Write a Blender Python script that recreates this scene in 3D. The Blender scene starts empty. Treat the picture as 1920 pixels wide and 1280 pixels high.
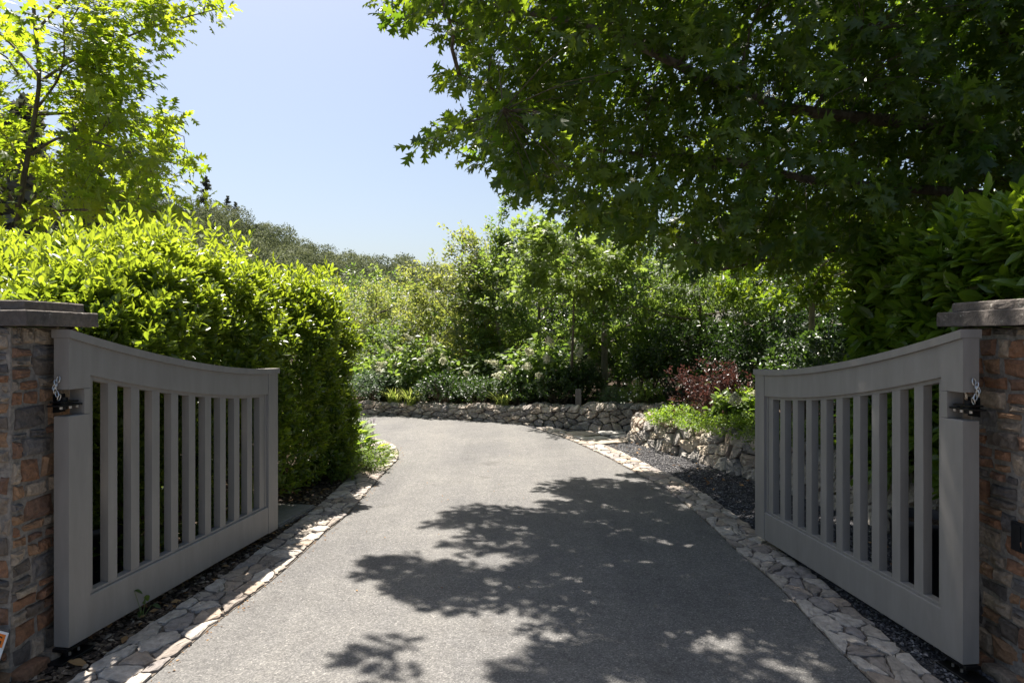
import bpy, math, random
import numpy as np
from mathutils import Vector

# ------------------------------------------------------------------ camera, sky, sun, exposure
SC = bpy.context.scene
COL = SC.collection
F, CX, HZ, EYE = 1280.0, 960.0, 628.0, 1.6          # lens in photo pixels, horizon row, eye height
cam_d = bpy.data.cameras.new("camera")
cam_d.sensor_width = 36.0
cam_d.lens = 24.0
cam_d.shift_y = -12.0 / 1920.0
cam_d.clip_start = 0.05
cam_d.clip_end = 6000.0
cam = bpy.data.objects.new("camera", cam_d)
cam.location = (0, 0, EYE)
cam.rotation_euler = (math.radians(90), 0, 0)
COL.objects.link(cam)
SC.camera = cam

SUN_EL, SUN_AZ = math.radians(65), math.radians(-27)     # high, ahead and a little to the left
sun_dir = Vector((math.sin(SUN_AZ) * math.cos(SUN_EL), math.cos(SUN_AZ) * math.cos(SUN_EL), math.sin(SUN_EL)))
W = bpy.data.worlds.new("World")
SC.world = W
W.use_nodes = True
wn = W.node_tree
sky = wn.nodes.new("ShaderNodeTexSky")
sky.sky_type = 'NISHITA'
sky.sun_disc = False
sky.sun_elevation = SUN_EL
sky.sun_rotation = SUN_AZ
sky.air_density = 1.0
sky.dust_density = 2.8
sky.ozone_density = 1.0
bg = wn.nodes["Background"]
wn.links.new(sky.outputs[0], bg.inputs[0])
bg.inputs[1].default_value = 0.056
sl = bpy.data.lights.new("sun", 'SUN')
sl.energy = 5.0
sl.angle = math.radians(0.53)
sl.color = (1.0, 0.935, 0.855)
so = bpy.data.objects.new("sun", sl)
so.rotation_euler = sun_dir.to_track_quat('Z', 'Y').to_euler()
so.location = (0, 0, 30)
COL.objects.link(so)
SC.view_settings.view_transform = 'Standard'
SC.view_settings.look = 'None'
SC.view_settings.exposure = 1.52
SC.view_settings.gamma = 1.0
SC.cycles.max_bounces = 8
SC.cycles.transmission_bounces = 6
SC.cycles.diffuse_bounces = 5
SC.cycles.transparent_max_bounces = 8

SHX = math.sin(-SUN_AZ) / math.tan(SUN_EL)       # shadow shift to the right per metre of height
SHY = -math.cos(SUN_AZ) / math.tan(SUN_EL)       # and towards the viewer

# ------------------------------------------------------------------ helpers
def G(px, py):                                   # photo pixel of a ground point -> ground x, y
    d = EYE * F / (py - HZ)
    return ((px - CX) / F * d, d)

def P(px, py, d):                                # point seen at a pixel, d metres ahead
    return np.array([(px - CX) / F * d, d, EYE + (HZ - py) / F * d])

def nrm(a):
    a = np.asarray(a, float)
    return a / np.maximum(np.linalg.norm(a, axis=-1, keepdims=True), 1e-9)

def wob(p, s=1.0, k=0.0):                        # smooth pseudo noise, about -1..1
    x, y, z = p[..., 0] * s, p[..., 1] * s, p[..., 2] * s
    return (np.sin(1.7 * x + 2.3 * y + k) * np.cos(1.3 * z - 1.1 * x + 2 * k) + np.sin(2.9 * y - 1.9 * z + 3 * k) * np.cos(2.7 * x + 1.2 * z + k)
            + 0.6 * np.sin(5.1 * x + 4.3 * z + k) * np.cos(4.7 * y + 5.3 * z)) / 2.0

def inpoly(x, y, poly):
    x = np.asarray(x); y = np.asarray(y)
    r = np.zeros(x.shape, bool)
    n = len(poly)
    for i in range(n):
        x0, y0 = poly[i]; x1, y1 = poly[(i + 1) % n]
        if y0 == y1:
            continue
        c = ((y0 > y) != (y1 > y)) & (x < (x1 - x0) * (y - y0) / (y1 - y0) + x0)
        r ^= c
    return r

class GB:
    """collects vertices and faces, links them as one mesh object"""
    def __init__(s):
        s.v, s.f, s.r, s.n = [], [], [], 0
    def add(s, v, faces, rnd=0.5):
        v = np.asarray(v, float).reshape(-1, 3)
        for fa in faces:
            fa = np.asarray(fa, np.int64)
            if fa.size:
                s.f.append(fa + s.n)
        s.v.append(v)
        s.r.append(np.broadcast_to(np.asarray(rnd, float), (len(v),)).copy())
        s.n += len(v)
        return s
    def box(s, x0, x1, y0, y1, z0, z1, rnd=0.5):
        v = [(x0, y0, z0), (x1, y0, z0), (x1, y1, z0), (x0, y1, z0), (x0, y0, z1), (x1, y0, z1), (x1, y1, z1), (x0, y1, z1)]
        return s.add(v, [[(0, 3, 2, 1), (4, 5, 6, 7), (0, 1, 5, 4), (1, 2, 6, 5), (2, 3, 7, 6), (3, 0, 4, 7)]], rnd)
    def tube(s, pts, rad, sides=8, cap=True, rnd=0.5, closed=False, jit=0.0):
        pts = np.asarray(pts, float)
        n = len(pts)
        rad = np.broadcast_to(np.asarray(rad, float), (n,))
        if closed:
            t = nrm(np.roll(pts, -1, 0) - np.roll(pts, 1, 0))
        else:
            t = nrm(np.gradient(pts, axis=0))
        ref = np.array([0.0, 0, 1]) if abs(t[:, 2]).mean() < 0.8 else np.array([1.0, 0, 0])
        u = nrm(np.cross(t, ref)); w = np.cross(t, u)
        a = np.arange(sides) * 2 * math.pi / sides
        rr = rad[:, None] * (1 + jit * np.random.RandomState(n * 7 + sides).randn(n, sides))
        v = pts[:, None] + rr[..., None] * (np.cos(a)[None, :, None] * u[:, None] + np.sin(a)[None, :, None] * w[:, None])
        m = n if closed else n - 1
        i = np.arange(m)[:, None]; j = np.arange(sides)[None]
        i2 = (i + 1) % n
        q = np.stack([i * sides + j, i * sides + (j + 1) % sides, i2 * sides + (j + 1) % sides, i2 * sides + j], -1).reshape(-1, 4)
        fs = [q]
        if cap and not closed:
            fs.append(np.array([list(range(sides))[::-1]])); fs.append(np.array([[(n - 1) * sides + k for k in range(sides)]]))
        return s.add(v.reshape(-1, 3), fs, rnd)
    def leaves(s, tmpl, pos, axis, normal, size, rnd):
        tv, tf = tmpl
        a = nrm(axis)
        sd = nrm(np.cross(a, normal))
        nn = np.cross(sd, a)
        M = np.stack([sd, a, nn], 1)                         # N,3(row basis),3
        v = pos[:, None] + np.einsum('kc,ncd->nkd', tv, M) * np.asarray(size)[:, None, None]
        N, k = len(pos), len(tv)
        off = (np.arange(N) * k)[:, None, None]
        return s.add(v.reshape(-1, 3), [(np.asarray(f)[None] + off).reshape(-1, len(f[0])) for f in tf], np.repeat(rnd, k))
    def build(s, name, mat, parent=None, smooth=False):
        me = bpy.data.meshes.new(name)
        if s.n:
            v = np.concatenate(s.v)
            me.vertices.add(len(v)); me.vertices.foreach_set("co", v.ravel().astype(np.float32))
            tot = np.concatenate([np.full(len(f), f.shape[1]) for f in s.f])
            idx = np.concatenate([f.ravel() for f in s.f])
            st = np.concatenate([[0], np.cumsum(tot)[:-1]])
            me.loops.add(len(idx)); me.loops.foreach_set("vertex_index", idx.astype(np.int32))
            me.polygons.add(len(tot)); me.polygons.foreach_set("loop_start", st.astype(np.int32))
            me.polygons.foreach_set("loop_total", tot.astype(np.int32))
            me.polygons.foreach_set("use_smooth", np.full(len(tot), smooth))
            at = me.attributes.new("rnd", 'FLOAT', 'POINT')
            at.data.foreach_set("value", np.concatenate(s.r).astype(np.float32))
            me.update(calc_edges=True)
            me.validate()
        me.materials.append(mat)
        o = bpy.data.objects.new(name, me)
        COL.objects.link(o)
        if parent is not None:
            o.parent = parent
        return o

def thing(name, label, cat, loc=(0, 0, 0), group=None):
    o = bpy.data.objects.new(name, None)
    o.empty_display_size = 0.2
    COL.objects.link(o)
    o.location = loc
    return tag(o, label, cat, group)

def tag(o, label, cat, group=None, kind=None):
    if label: o["label"] = label
    if cat: o["category"] = cat
    if group: o["group"] = group
    if kind: o["kind"] = kind
    return o

def localise(root):                               # children were built in world space: keep them there
    for c in list(root.children):
        c.location = Vector(c.location) - root.location
    return root

# ------------------------------------------------------------------ materials
def mat_new(name):
    m = bpy.data.materials.new(name)
    m.use_nodes = True
    nt = m.node_tree
    b = nt.nodes["Principled BSDF"]
    return m, nt, b

def ramp(nt, src, stops, interp='LINEAR'):
    r = nt.nodes.new("ShaderNodeValToRGB")
    r.color_ramp.interpolation = interp
    e = r.color_ramp.elements
    while len(e) < len(stops):
        e.new(0.5)
    for el, (p, c) in zip(e, stops):
        el.position = p
        el.color = (*c, 1)
    nt.links.new(src, r.inputs[0])
    return r.outputs[0]

def attr(nt):
    a = nt.nodes.new("ShaderNodeAttribute")
    a.attribute_name = "rnd"
    return a.outputs["Fac"]

def tex(nt, kind, scale, detail=4, rough=0.55, feature=None, vec=None, stretch=None):
    n = nt.nodes.new("ShaderNodeTexNoise" if kind == 'noise' else "ShaderNodeTexVoronoi")
    tc = nt.nodes.new("ShaderNodeTexCoord")
    src = tc.outputs["Object"]
    if stretch:
        mp = nt.nodes.new("ShaderNodeMapping")
        mp.inputs["Scale"].default_value = stretch
        nt.links.new(src, mp.inputs[0]); src = mp.outputs[0]
    nt.links.new(src, n.inputs["Vector"])
    n.inputs["Scale"].default_value = scale
    if kind == 'noise':
        n.inputs["Detail"].default_value = detail
        n.inputs["Roughness"].default_value = rough
    elif feature:
        n.feature = feature
    return n

def mixc(nt, fac, a, b, mode='MIX'):
    m = nt.nodes.new("ShaderNodeMix")
    m.data_type = 'RGBA'
    m.blend_type = mode
    for i, x in ((0, fac), (6, a), (7, b)):
        if isinstance(x, (int, float)):
            m.inputs[i].default_value = x
        elif isinstance(x, tuple):
            m.inputs[i].default_value = (*x, 1)
        else:
            nt.links.new(x, m.inputs[i])
    return m.outputs[2]

def bump(nt, b, h, strength, dist):
    n = nt.nodes.new("ShaderNodeBump")
    n.inputs["Strength"].default_value = strength
    n.inputs["Distance"].default_value = dist
    nt.links.new(h, n.inputs["Height"])
    nt.links.new(n.outputs[0], b.inputs["Normal"])

def leaf_mat(name, dark, light, trans_d, trans_l, tfac=0.42, rough=0.42, spec=0.5, odd=None):
    """leaf: colour differs from leaf to leaf; light comes through the blade"""
    m, nt, b = mat_new(name)
    a = attr(nt)
    st = [(0.0, dark), (0.85, light)]
    tt = [(0.0, trans_d), (0.85, trans_l)]
    if odd:
        st += [(0.965, light), (0.985, odd)]; tt += [(0.965, trans_l), (0.985, odd)]
    nt.links.new(ramp(nt, a, st), b.inputs["Base Color"])
    b.inputs["Roughness"].default_value = rough
    b.inputs["Specular IOR Level"].default_value = spec
    t = nt.nodes.new("ShaderNodeBsdfTranslucent")
    nt.links.new(ramp(nt, a, tt), t.inputs[0])
    mx = nt.nodes.new("ShaderNodeMixShader")
    mx.inputs[0].default_value = tfac
    nt.links.new(b.outputs[0], mx.inputs[1]); nt.links.new(t.outputs[0], mx.inputs[2])
    nt.links.new(mx.outputs[0], nt.nodes["Material Output"].inputs[0])
    return m

def stone_mat(name, stops, bscale=28, bstr=0.6, dirt=(0.05, 0.045, 0.04), dirt_amt=0.45, lichen=None, interp='CONSTANT'):
    m, nt, b = mat_new(name)
    c = ramp(nt, attr(nt), stops, interp)
    n1 = tex(nt, 'noise', bscale, 6, 0.65)
    n2 = tex(nt, 'noise', bscale * 0.28, 4, 0.6)
    c = mixc(nt, 1.0, c, ramp(nt, n1.outputs[0], [(0.25, (0.55, 0.55, 0.55)), (0.75, (1.35, 1.33, 1.3))]), 'MULTIPLY')
    fac = ramp(nt, n2.outputs[0], [(0.45, (0, 0, 0)), (0.72, (dirt_amt,) * 3)])
    c = mixc(nt, fac, c, dirt)
    if lichen:
        n3 = tex(nt, 'noise', 13, 8, 0.75)
        fac = ramp(nt, n3.outputs[0], [(0.60, (0, 0, 0)), (0.66, (0.75,) * 3)])
        c = mixc(nt, fac, c, lichen)
    nt.links.new(c, b.inputs["Base Color"])
    b.inputs["Roughness"].default_value = 0.9
    b.inputs["Specular IOR Level"].default_value = 0.25
    bump(nt, b, n1.outputs[0], bstr, 0.02)
    return m

def plain(name, col, rough=0.6, metal=0.0, nscale=None, namt=0.15, bstr=0.0, stretch=None):
    m, nt, b = mat_new(name)
    b.inputs["Base Color"].default_value = (*col, 1)
    b.inputs["Roughness"].default_value = rough
    b.inputs["Metallic"].default_value = metal
    if nscale:
        n = tex(nt, 'noise', nscale, 5, 0.6, stretch=stretch)
        lo = tuple(max(0, x * (1 - namt)) for x in col); hi = tuple(x * (1 + namt) for x in col)
        nt.links.new(ramp(nt, n.outputs[0], [(0.3, lo), (0.7, hi)]), b.inputs["Base Color"])
        if bstr:
            bump(nt, b, n.outputs[0], bstr, 0.01)
    return m

M = {}
def make_asphalt():
    m, nt, b = mat_new("asphalt")
    v = tex(nt, 'voronoi', 150); v2 = tex(nt, 'voronoi', 62)
    n = tex(nt, 'noise', 0.9, 5, 0.6); n2 = tex(nt, 'noise', 6, 5, 0.7)
    c = ramp(nt, v.outputs["Color"], [(0.0, (0.078, 0.0765, 0.0745)), (0.45, (0.122, 0.119, 0.115)), (0.8, (0.165, 0.161, 0.155)), (1.0, (0.29, 0.28, 0.265))])
    c2 = ramp(nt, v2.outputs["Color"], [(0.0, (0.78, 0.78, 0.78)), (0.5, (1.0, 1.0, 1.0)), (0.92, (1.08, 1.08, 1.06)), (1.0, (1.7, 1.67, 1.6))])
    c = mixc(nt, 1.0, c, c2, 'MULTIPLY')
    c = mixc(nt, 1.0, c, ramp(nt, n.outputs[0], [(0.3, (0.86, 0.86, 0.87)), (0.7, (1.12, 1.11, 1.08))]), 'MULTIPLY')
    c = mixc(nt, 1.0, c, ramp(nt, n2.outputs[0], [(0.3, (0.9, 0.9, 0.9)), (0.7, (1.1, 1.1, 1.1))]), 'MULTIPLY')
    n3 = tex(nt, 'noise', 1.0, 4, 0.6, stretch=(1.9, 0.16, 1))
    c = mixc(nt, 1.0, c, ramp(nt, n3.outputs[0], [(0.32, (0.85, 0.85, 0.86)), (0.5, (1, 1, 1)), (0.68, (1.09, 1.08, 1.06))]), 'MULTIPLY')
    n4 = tex(nt, 'noise', 2.3, 3, 0.5)
    c = mixc(nt, 1.0, c, ramp(nt, n4.outputs[0], [(0.26, (0.80, 0.79, 0.78)), (0.34, (1, 1, 1))]), 'MULTIPLY')
    nt.links.new(c, b.inputs["Base Color"])
    b.inputs["Roughness"].default_value = 0.85
    b.inputs["Specular IOR Level"].default_value = 0.3
    bump(nt, b, v.outputs["Distance"], 0.5, 0.006)
    return m
M['asphalt'] = make_asphalt()

def make_soil(name, c0, c1, c2, sc=40):
    m, nt, b = mat_new(name)
    n = tex(nt, 'noise', sc, 8, 0.7); n2 = tex(nt, 'noise', 3, 5, 0.6); v = tex(nt, 'voronoi', sc * 1.3)
    c = ramp(nt, n.outputs[0], [(0.3, c0), (0.55, c1), (0.75, c2)])
    c = mixc(nt, 1.0, c, ramp(nt, n2.outputs[0], [(0.3, (0.7, 0.7, 0.7)), (0.7, (1.2, 1.2, 1.2))]), 'MULTIPLY')
    nt.links.new(c, b.inputs["Base Color"])
    b.inputs["Roughness"].default_value = 0.95
    b.inputs["Specular IOR Level"].default_value = 0.15
    bump(nt, b, v.outputs["Distance"], 0.9, 0.03)
    return m
M['soil'] = make_soil("soil", (0.035, 0.026, 0.02), (0.085, 0.062, 0.045), (0.17, 0.13, 0.095))
M['shade_toned_terrain'] = make_soil("shade_toned_terrain", (0.035, 0.037, 0.022), (0.06, 0.06, 0.036), (0.10, 0.09, 0.055), 1.5)  # hill ground coloured dark to stand for shade between the tree crowns
M['gravel_base'] = make_soil("gravel_base", (0.03, 0.03, 0.033), (0.075, 0.075, 0.08), (0.14, 0.14, 0.145), 60)
M['gravel'] = stone_mat("gravel_stones", [(0, (0.06, 0.06, 0.066)), (0.4, (0.12, 0.12, 0.128)), (0.75, (0.20, 0.197, 0.20)), (0.94, (0.33, 0.32, 0.31))], 90, 0.3)
M['mortar'] = plain("mortar", (0.12, 0.10, 0.08), 0.95, 0, 40, 0.35, 0.4)
M['mortar_dark'] = plain("mortar_dark", (0.23, 0.205, 0.175), 0.95, 0, 40, 0.4, 0.5)
M['void'] = plain("wall_core", (0.045, 0.04, 0.035), 0.95, 0, 20, 0.4, 0.4)
M['edging'] = stone_mat("edging_stone", [(0, (0.27, 0.235, 0.205)), (0.2, (0.36, 0.32, 0.275)), (0.4, (0.42, 0.38, 0.335)), (0.6, (0.27, 0.245, 0.23)), (0.75, (0.34, 0.28, 0.225)), (0.9, (0.46, 0.42, 0.375))], 22, 0.5, dirt_amt=.3)
M['rubble'] = stone_mat("rubble_stone", [(0, (0.34, 0.30, 0.26)), (0.2, (0.43, 0.38, 0.32)), (0.4, (0.30, 0.28, 0.26)), (0.6, (0.46, 0.39, 0.31)), (0.78, (0.38, 0.31, 0.25)), (0.9, (0.50, 0.45, 0.385))], 17, 0.8, dirt_amt=.3)
M['rubble_far'] = stone_mat("grey_rubble_stone", [(0, (0.33, 0.30, 0.27)), (0.2, (0.43, 0.385, 0.33)), (0.4, (0.28, 0.26, 0.245)), (0.6, (0.45, 0.38, 0.31)), (0.78, (0.37, 0.32, 0.27)), (0.9, (0.50, 0.445, 0.38))], 15, 0.8, dirt_amt=.3)
M['ledge'] = stone_mat("ledge_stone", [(0, (0.17, 0.14, 0.115)), (0.14, (0.29, 0.155, 0.09)), (0.28, (0.19, 0.175, 0.165)), (0.40, (0.34, 0.205, 0.12)), (0.54, (0.31, 0.25, 0.19)), (0.66, (0.13, 0.115, 0.105)), (0.76, (0.23, 0.135, 0.09)), (0.87, (0.42, 0.335, 0.25))], 42, 0.9, dirt_amt=.4)
M['cap'] = stone_mat("cap_stone", [(0, (0.12, 0.105, 0.095)), (0.5, (0.15, 0.13, 0.115))], 30, 0.5, lichen=(0.42, 0.40, 0.35))
M['flag'] = stone_mat("flagstone", [(0, (0.36, 0.35, 0.33)), (0.35, (0.44, 0.42, 0.38)), (0.7, (0.40, 0.35, 0.29))], 12, 0.4)
M['paint'] = plain("grey_gate_paint", (0.250, 0.233, 0.212), 0.55, 0, 14, 0.10, 0.10, (1, 1, 0.2))
M['black_iron'] = plain("black_iron", (0.015, 0.015, 0.016), 0.42, 0.6, 30, 0.3)
M['zinc'] = plain("zinc_chain", (0.62, 0.62, 0.60), 0.32, 1.0)
M['black_plastic'] = plain("black_plastic", (0.012, 0.012, 0.013), 0.55, 0, 14, 0.4)
M['concrete'] = plain("concrete_lid", (0.20, 0.185, 0.165), 0.9, 0, 30, 0.2, 0.3)
M['white_sign'] = plain("white_sign_face", (0.78, 0.78, 0.76), 0.4)
M['orange_sign'] = plain("orange_sign_band", (0.80, 0.20, 0.02), 0.4)
M['sign_ink'] = plain("sign_ink", (0.015, 0.015, 0.015), 0.5)
M['bark'] = plain("bark", (0.12, 0.095, 0.072), 0.95, 0, 22, 0.5, 0.8, (1, 1, 0.3))
M['bark_pale'] = plain("pale_bark", (0.24, 0.21, 0.175), 0.95, 0, 18, 0.4, 0.7, (1, 1, 0.35))
M['stem'] = plain("shrub_stem", (0.10, 0.075, 0.05), 0.9, 0, 30, 0.4)
M['green_stem'] = plain("green_stem", (0.14, 0.18, 0.06), 0.7)
M['red_stem'] = plain("red_stem", (0.14, 0.06, 0.05), 0.7)
M['post'] = plain("weathered_post", (0.15, 0.135, 0.13), 0.85, 0, 30, 0.3, 0.5, (1, 1, 0.15))
M['dry_leaf'] = leaf_mat("dry_leaf", (0.14, 0.07, 0.03), (0.36, 0.22, 0.10), (0.2, 0.08, 0.02), (0.35, 0.18, 0.06), 0.25, 0.7, 0.2)
M['chips'] = stone_mat("bark_chips", [(0, (0.05, 0.035, 0.025)), (0.4, (0.11, 0.08, 0.055)), (0.7, (0.19, 0.14, 0.10)), (0.93, (0.34, 0.28, 0.21))], 70, 0.3)
# foliage
M['lf_oak'] = leaf_mat("red_oak_leaf", (0.024, 0.047, 0.013), (0.058, 0.092, 0.018), (0.14, 0.29, 0.015), (0.44, 0.56, 0.03), 0.42, 0.38, 0.4)
M['lf_oak_bright'] = leaf_mat("young_oak_leaf", (0.05, 0.095, 0.016), (0.10, 0.155, 0.024), (0.27, 0.44, 0.016), (0.57, 0.66, 0.033), 0.48, 0.5, 0.3)
M['lf_hedge'] = leaf_mat("pittosporum_leaf", (0.030, 0.060, 0.014), (0.14, 0.195, 0.028), (0.09, 0.20, 0.012), (0.50, 0.60, 0.035), 0.44, 0.34, 0.55, odd=(0.42, 0.24, 0.03))
M['lf_laurel'] = leaf_mat("cherry_laurel_leaf", (0.065, 0.12, 0.015), (0.155, 0.235, 0.03), (0.15, 0.33, 0.01), (0.36, 0.52, 0.02), 0.34, 0.3, 0.5)
M['lf_mid'] = leaf_mat("mid_green_leaf", (0.040, 0.072, 0.022), (0.110, 0.150, 0.045), (0.16, 0.30, 0.035), (0.39, 0.51, 0.075), 0.44, 0.45, 0.35)
M['lf_gold'] = leaf_mat("golden_green_leaf", (0.052, 0.080, 0.026), (0.155, 0.170, 0.060), (0.23, 0.33, 0.045), (0.50, 0.52, 0.10), 0.44, 0.45, 0.35, odd=(0.42, 0.18, 0.07))
M['lf_dark'] = leaf_mat("evergreen_and_shade_leaf", (0.016, 0.034, 0.012), (0.04, 0.07, 0.022), (0.05, 0.12, 0.015), (0.14, 0.24, 0.03), 0.28, 0.4, 0.5)  # dark green foliage; also stands in for shade among the back planting
M['lf_blue'] = leaf_mat("blue_green_leaf", (0.03, 0.055, 0.032), (0.08, 0.12, 0.06), (0.08, 0.16, 0.05), (0.2, 0.3, 0.1), 0.3, 0.5, 0.4)
M['lf_lime'] = leaf_mat("lime_leaf", (0.075, 0.125, 0.024), (0.16, 0.23, 0.045), (0.24, 0.42, 0.03), (0.45, 0.62, 0.05), 0.45, 0.45, 0.4)
M['lf_hyd'] = leaf_mat("hydrangea_leaf", (0.045, 0.08, 0.025), (0.11, 0.155, 0.045), (0.15, 0.28, 0.03), (0.34, 0.46, 0.07), 0.4, 0.45, 0.4)
M['petal'] = leaf_mat("cream_petal", (0.50, 0.51, 0.36), (0.72, 0.70, 0.55), (0.4, 0.42, 0.25), (0.6, 0.58, 0.42), 0.35, 0.6, 0.3)
M['white_petal'] = leaf_mat("white_petal", (0.70, 0.70, 0.68), (0.82, 0.82, 0.80), (0.7, 0.7, 0.68), (0.8, 0.8, 0.78), 0.35, 0.6, 0.3)
M['purple_petal'] = leaf_mat("mauve_petal", (0.28, 0.16, 0.30), (0.50, 0.36, 0.50), (0.3, 0.18, 0.3), (0.5, 0.36, 0.5), 0.35, 0.6, 0.3)
M['lf_red'] = leaf_mat("maroon_leaf", (0.035, 0.017, 0.015), (0.08, 0.038, 0.034), (0.06, 0.022, 0.018), (0.15, 0.055, 0.042), 0.38, 0.35, 0.55)
M['lf_hill'] = leaf_mat("haze_toned_hill_leaf", (0.030, 0.048, 0.022), (0.135, 0.155, 0.072), (0.12, 0.15, 0.06), (0.26, 0.29, 0.13), 0.25, 0.7, 0.2)  # distance haze is mixed into these grey-olive leaf colours
M['lf_pine'] = leaf_mat("grey_pine_needles", (0.055, 0.062, 0.045), (0.13, 0.135, 0.10), (0.08, 0.10, 0.05), (0.16, 0.18, 0.1), 0.2, 0.7, 0.2)
M['grass'] = leaf_mat("grass_blade", (0.10, 0.15, 0.035), (0.26, 0.30, 0.09), (0.3, 0.42, 0.05), (0.6, 0.66, 0.16), 0.45, 0.5, 0.3)

# ------------------------------------------------------------------ leaf shapes: (side, along, up), unit length
def t_oak():
    mid = [(0, 0), (0, .40), (0, .68), (0, 1.0)]
    side = [(.045, .12), (.26, .30), (.07, .36), (.40, .64), (.085, .64), (.27, .90), (.05, .86)]
    v = list(mid) + side + [(-x, y) for x, y in side]
    V = [(x, y, -.20 * y * y - .22 * abs(x) + .02) for x, y in v]
    r, l = 4, 11
    tri = [(r, r + 1, r + 2), (r + 2, r + 3, r + 4), (r + 4, r + 5, r + 6), (l + 2, l + 1, l), (l + 4, l + 3, l + 2), (l + 6, l + 5, l + 4)]
    quad = [(0, r, r + 2, 1), (1, r + 2, r + 4, 2), (2, r + 4, r + 6, 3), (0, 1, l + 2, l), (1, 2, l + 4, l + 2), (2, 3, l + 6, l + 4)]
    return np.array(V, float), [tri, quad]

def t_blade(w, fold=.25, droop=.15, peak=.55):
    v = [(0, 0), (w * .8, peak * .6), (w, peak), (w * .62, .82), (0, 1), (-w * .62, .82), (-w, peak), (-w * .8, peak * .6), (0, peak * .6), (0, .82)]
    V = [(x, y, fold * abs(x) - droop * y * y) for x, y in v]
    return np.array(V, float), [[(0, 1, 8), (0, 8, 7), (9, 3, 4), (9, 4, 5)], [(8, 1, 2, 9), (8, 9, 6, 7)], [(9, 2, 3), (9, 5, 6)]]

def t_simple(w, droop=.12):
    V = [(0, 0, 0), (w, .5, .1 * w - droop * .25), (0, 1, -droop), (-w, .5, .1 * w - droop * .25), (0, .5, -droop * .25 - .12 * w)]
    return np.array(V, float), [[(0, 1, 4), (1, 2, 4), (2, 3, 4), (3, 0, 4)]]

def t_rhomb(w):
    return np.array([(0, 0, 0), (w, .5, .05), (0, 1, -.1), (-w, .5, .05)], float), [[(0, 1, 2, 3)]]

OAK, HEDGE, LAUREL = t_oak(), t_blade(.20, .3, .12, .6), t_blade(.21, .3, .22, .52)
OVATE, LANCE, RHOMB, BROAD, THREAD = t_simple(.27), t_simple(.15, .25), t_rhomb(.35), t_blade(.3, .25, .35, .5), t_rhomb(.06)

def spray(gb, tmpl, rng, c, d, L, k, size, spread=.9, droop=.15, up=1.0, rlo=0., rhi=1., jit=.45, svar=.25):
    """k leaves spiralling up each twig (centre c, direction d, length L)"""
    c = np.asarray(c, float); N = len(c)
    d = nrm(d)
    u = nrm(np.cross(d, rng.normal(size=(N, 3)))); w = np.cross(d, u)
    t = (np.arange(k) + .5) / k
    ph = np.arange(k) * 2.4
    rad = np.cos(ph)[None, :, None] * u[:, None] + np.sin(ph)[None, :, None] * w[:, None]
    Ln = np.broadcast_to(np.asarray(L, float), (N,))
    pos = c[:, None] + d[:, None] * (Ln[:, None] * (t - .5)[None])[..., None] + rad * size * .08
    fall = np.array([0, 0, -droop])
    ax = d[:, None] * (.35 + .5 * t[None, :, None]) + rad * spread * (1.1 - .5 * t[None, :, None]) + fall + rng.normal(size=(N, k, 3)) * .18
    nm = np.array([0, 0, up]) + d[:, None] * .5 - rad * .15 + rng.normal(size=(N, k, 3)) * jit
    sz = size * (1 + svar * rng.uniform(-1, 1, (N, k)))
    base = rng.uniform(0, 1, (N, 1)) * .6 + rng.uniform(0, 1, (N, k)) * .4
    lo = np.broadcast_to(np.asarray(rlo, float), (N,))[:, None]; hi = np.broadcast_to(np.asarray(rhi, float), (N,))[:, None]
    r = lo + (hi - lo) * base
    gb.leaves(tmpl, pos.reshape(-1, 3), ax.reshape(-1, 3), nm.reshape(-1, 3), sz.ravel(), r.ravel())

def curve_pts(a, b, sag=0.1, n=6, rng=None):
    a = np.asarray(a, float); b = np.asarray(b, float)
    t = np.linspace(0, 1, n)[:, None]
    p = a + (b - a) * t
    L = np.linalg.norm(b - a)
    p[:, 2] += (np.sin(t[:, 0] * math.pi) * sag * L)
    if rng is not None:
        p[1:-1] += rng.normal(size=(n - 2, 3)) * L * .025
    return p

def smooth_path(pts, n):
    pts = np.asarray(pts, float)
    s = np.concatenate([[0], np.cumsum(np.linalg.norm(np.diff(pts, axis=0), axis=1))])
    q = np.linspace(0, s[-1], n)
    p = np.stack([np.interp(q, s, pts[:, i]) for i in range(pts.shape[1])], 1)
    for _ in range(2):
        p[1:-1] = (p[:-2] + 2 * p[1:-1] + p[2:]) / 4
    return p

def limb_tubes(gb, limbs, rng, clusters, nsub=40, r_sub=.02, r_twig=.006, twig=True, maxtwig=1.0):
    """limbs: list of (points, r0, r1); grows sub-branches and twigs from them to the leaf clusters"""
    nodes = []
    for pts, r0, r1 in limbs:
        n = max(8, len(pts) * 4)
        p = smooth_path(pts, n)
        gb.tube(p, np.linspace(r0, r1, n), 9 if r0 > .05 else 6, jit=.04)
        nodes.append(p[n // 5:])
    nodes = np.concatenate(nodes)
    clusters = np.asarray(clusters)
    if len(clusters) == 0:
        return
    for i in rng.permutation(len(clusters))[:nsub]:
        e = clusters[i]
        dd = np.linalg.norm(nodes - e, axis=1) + .8 * np.maximum(0, nodes[:, 2] - e[2] + .1)
        j = int(np.argmin(dd))
        if dd[j] < .15:
            continue
        p = curve_pts(nodes[j], e, .10, 7, rng)
        gb.tube(p, np.linspace(min(r_sub, r_sub * (.4 + dd[j] * .5)), r_twig, 7), 5)
        nodes = np.concatenate([nodes, p[2:]])
    if twig:
        for e in clusters:
            dd = np.linalg.norm(nodes - e, axis=1)
            j = int(np.argmin(dd))
            if .05 < dd[j] < maxtwig:
                gb.tube(curve_pts(nodes[j], e, .06, 3), [r_twig, r_twig * .7, r_twig * .4], 3, cap=False)

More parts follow.
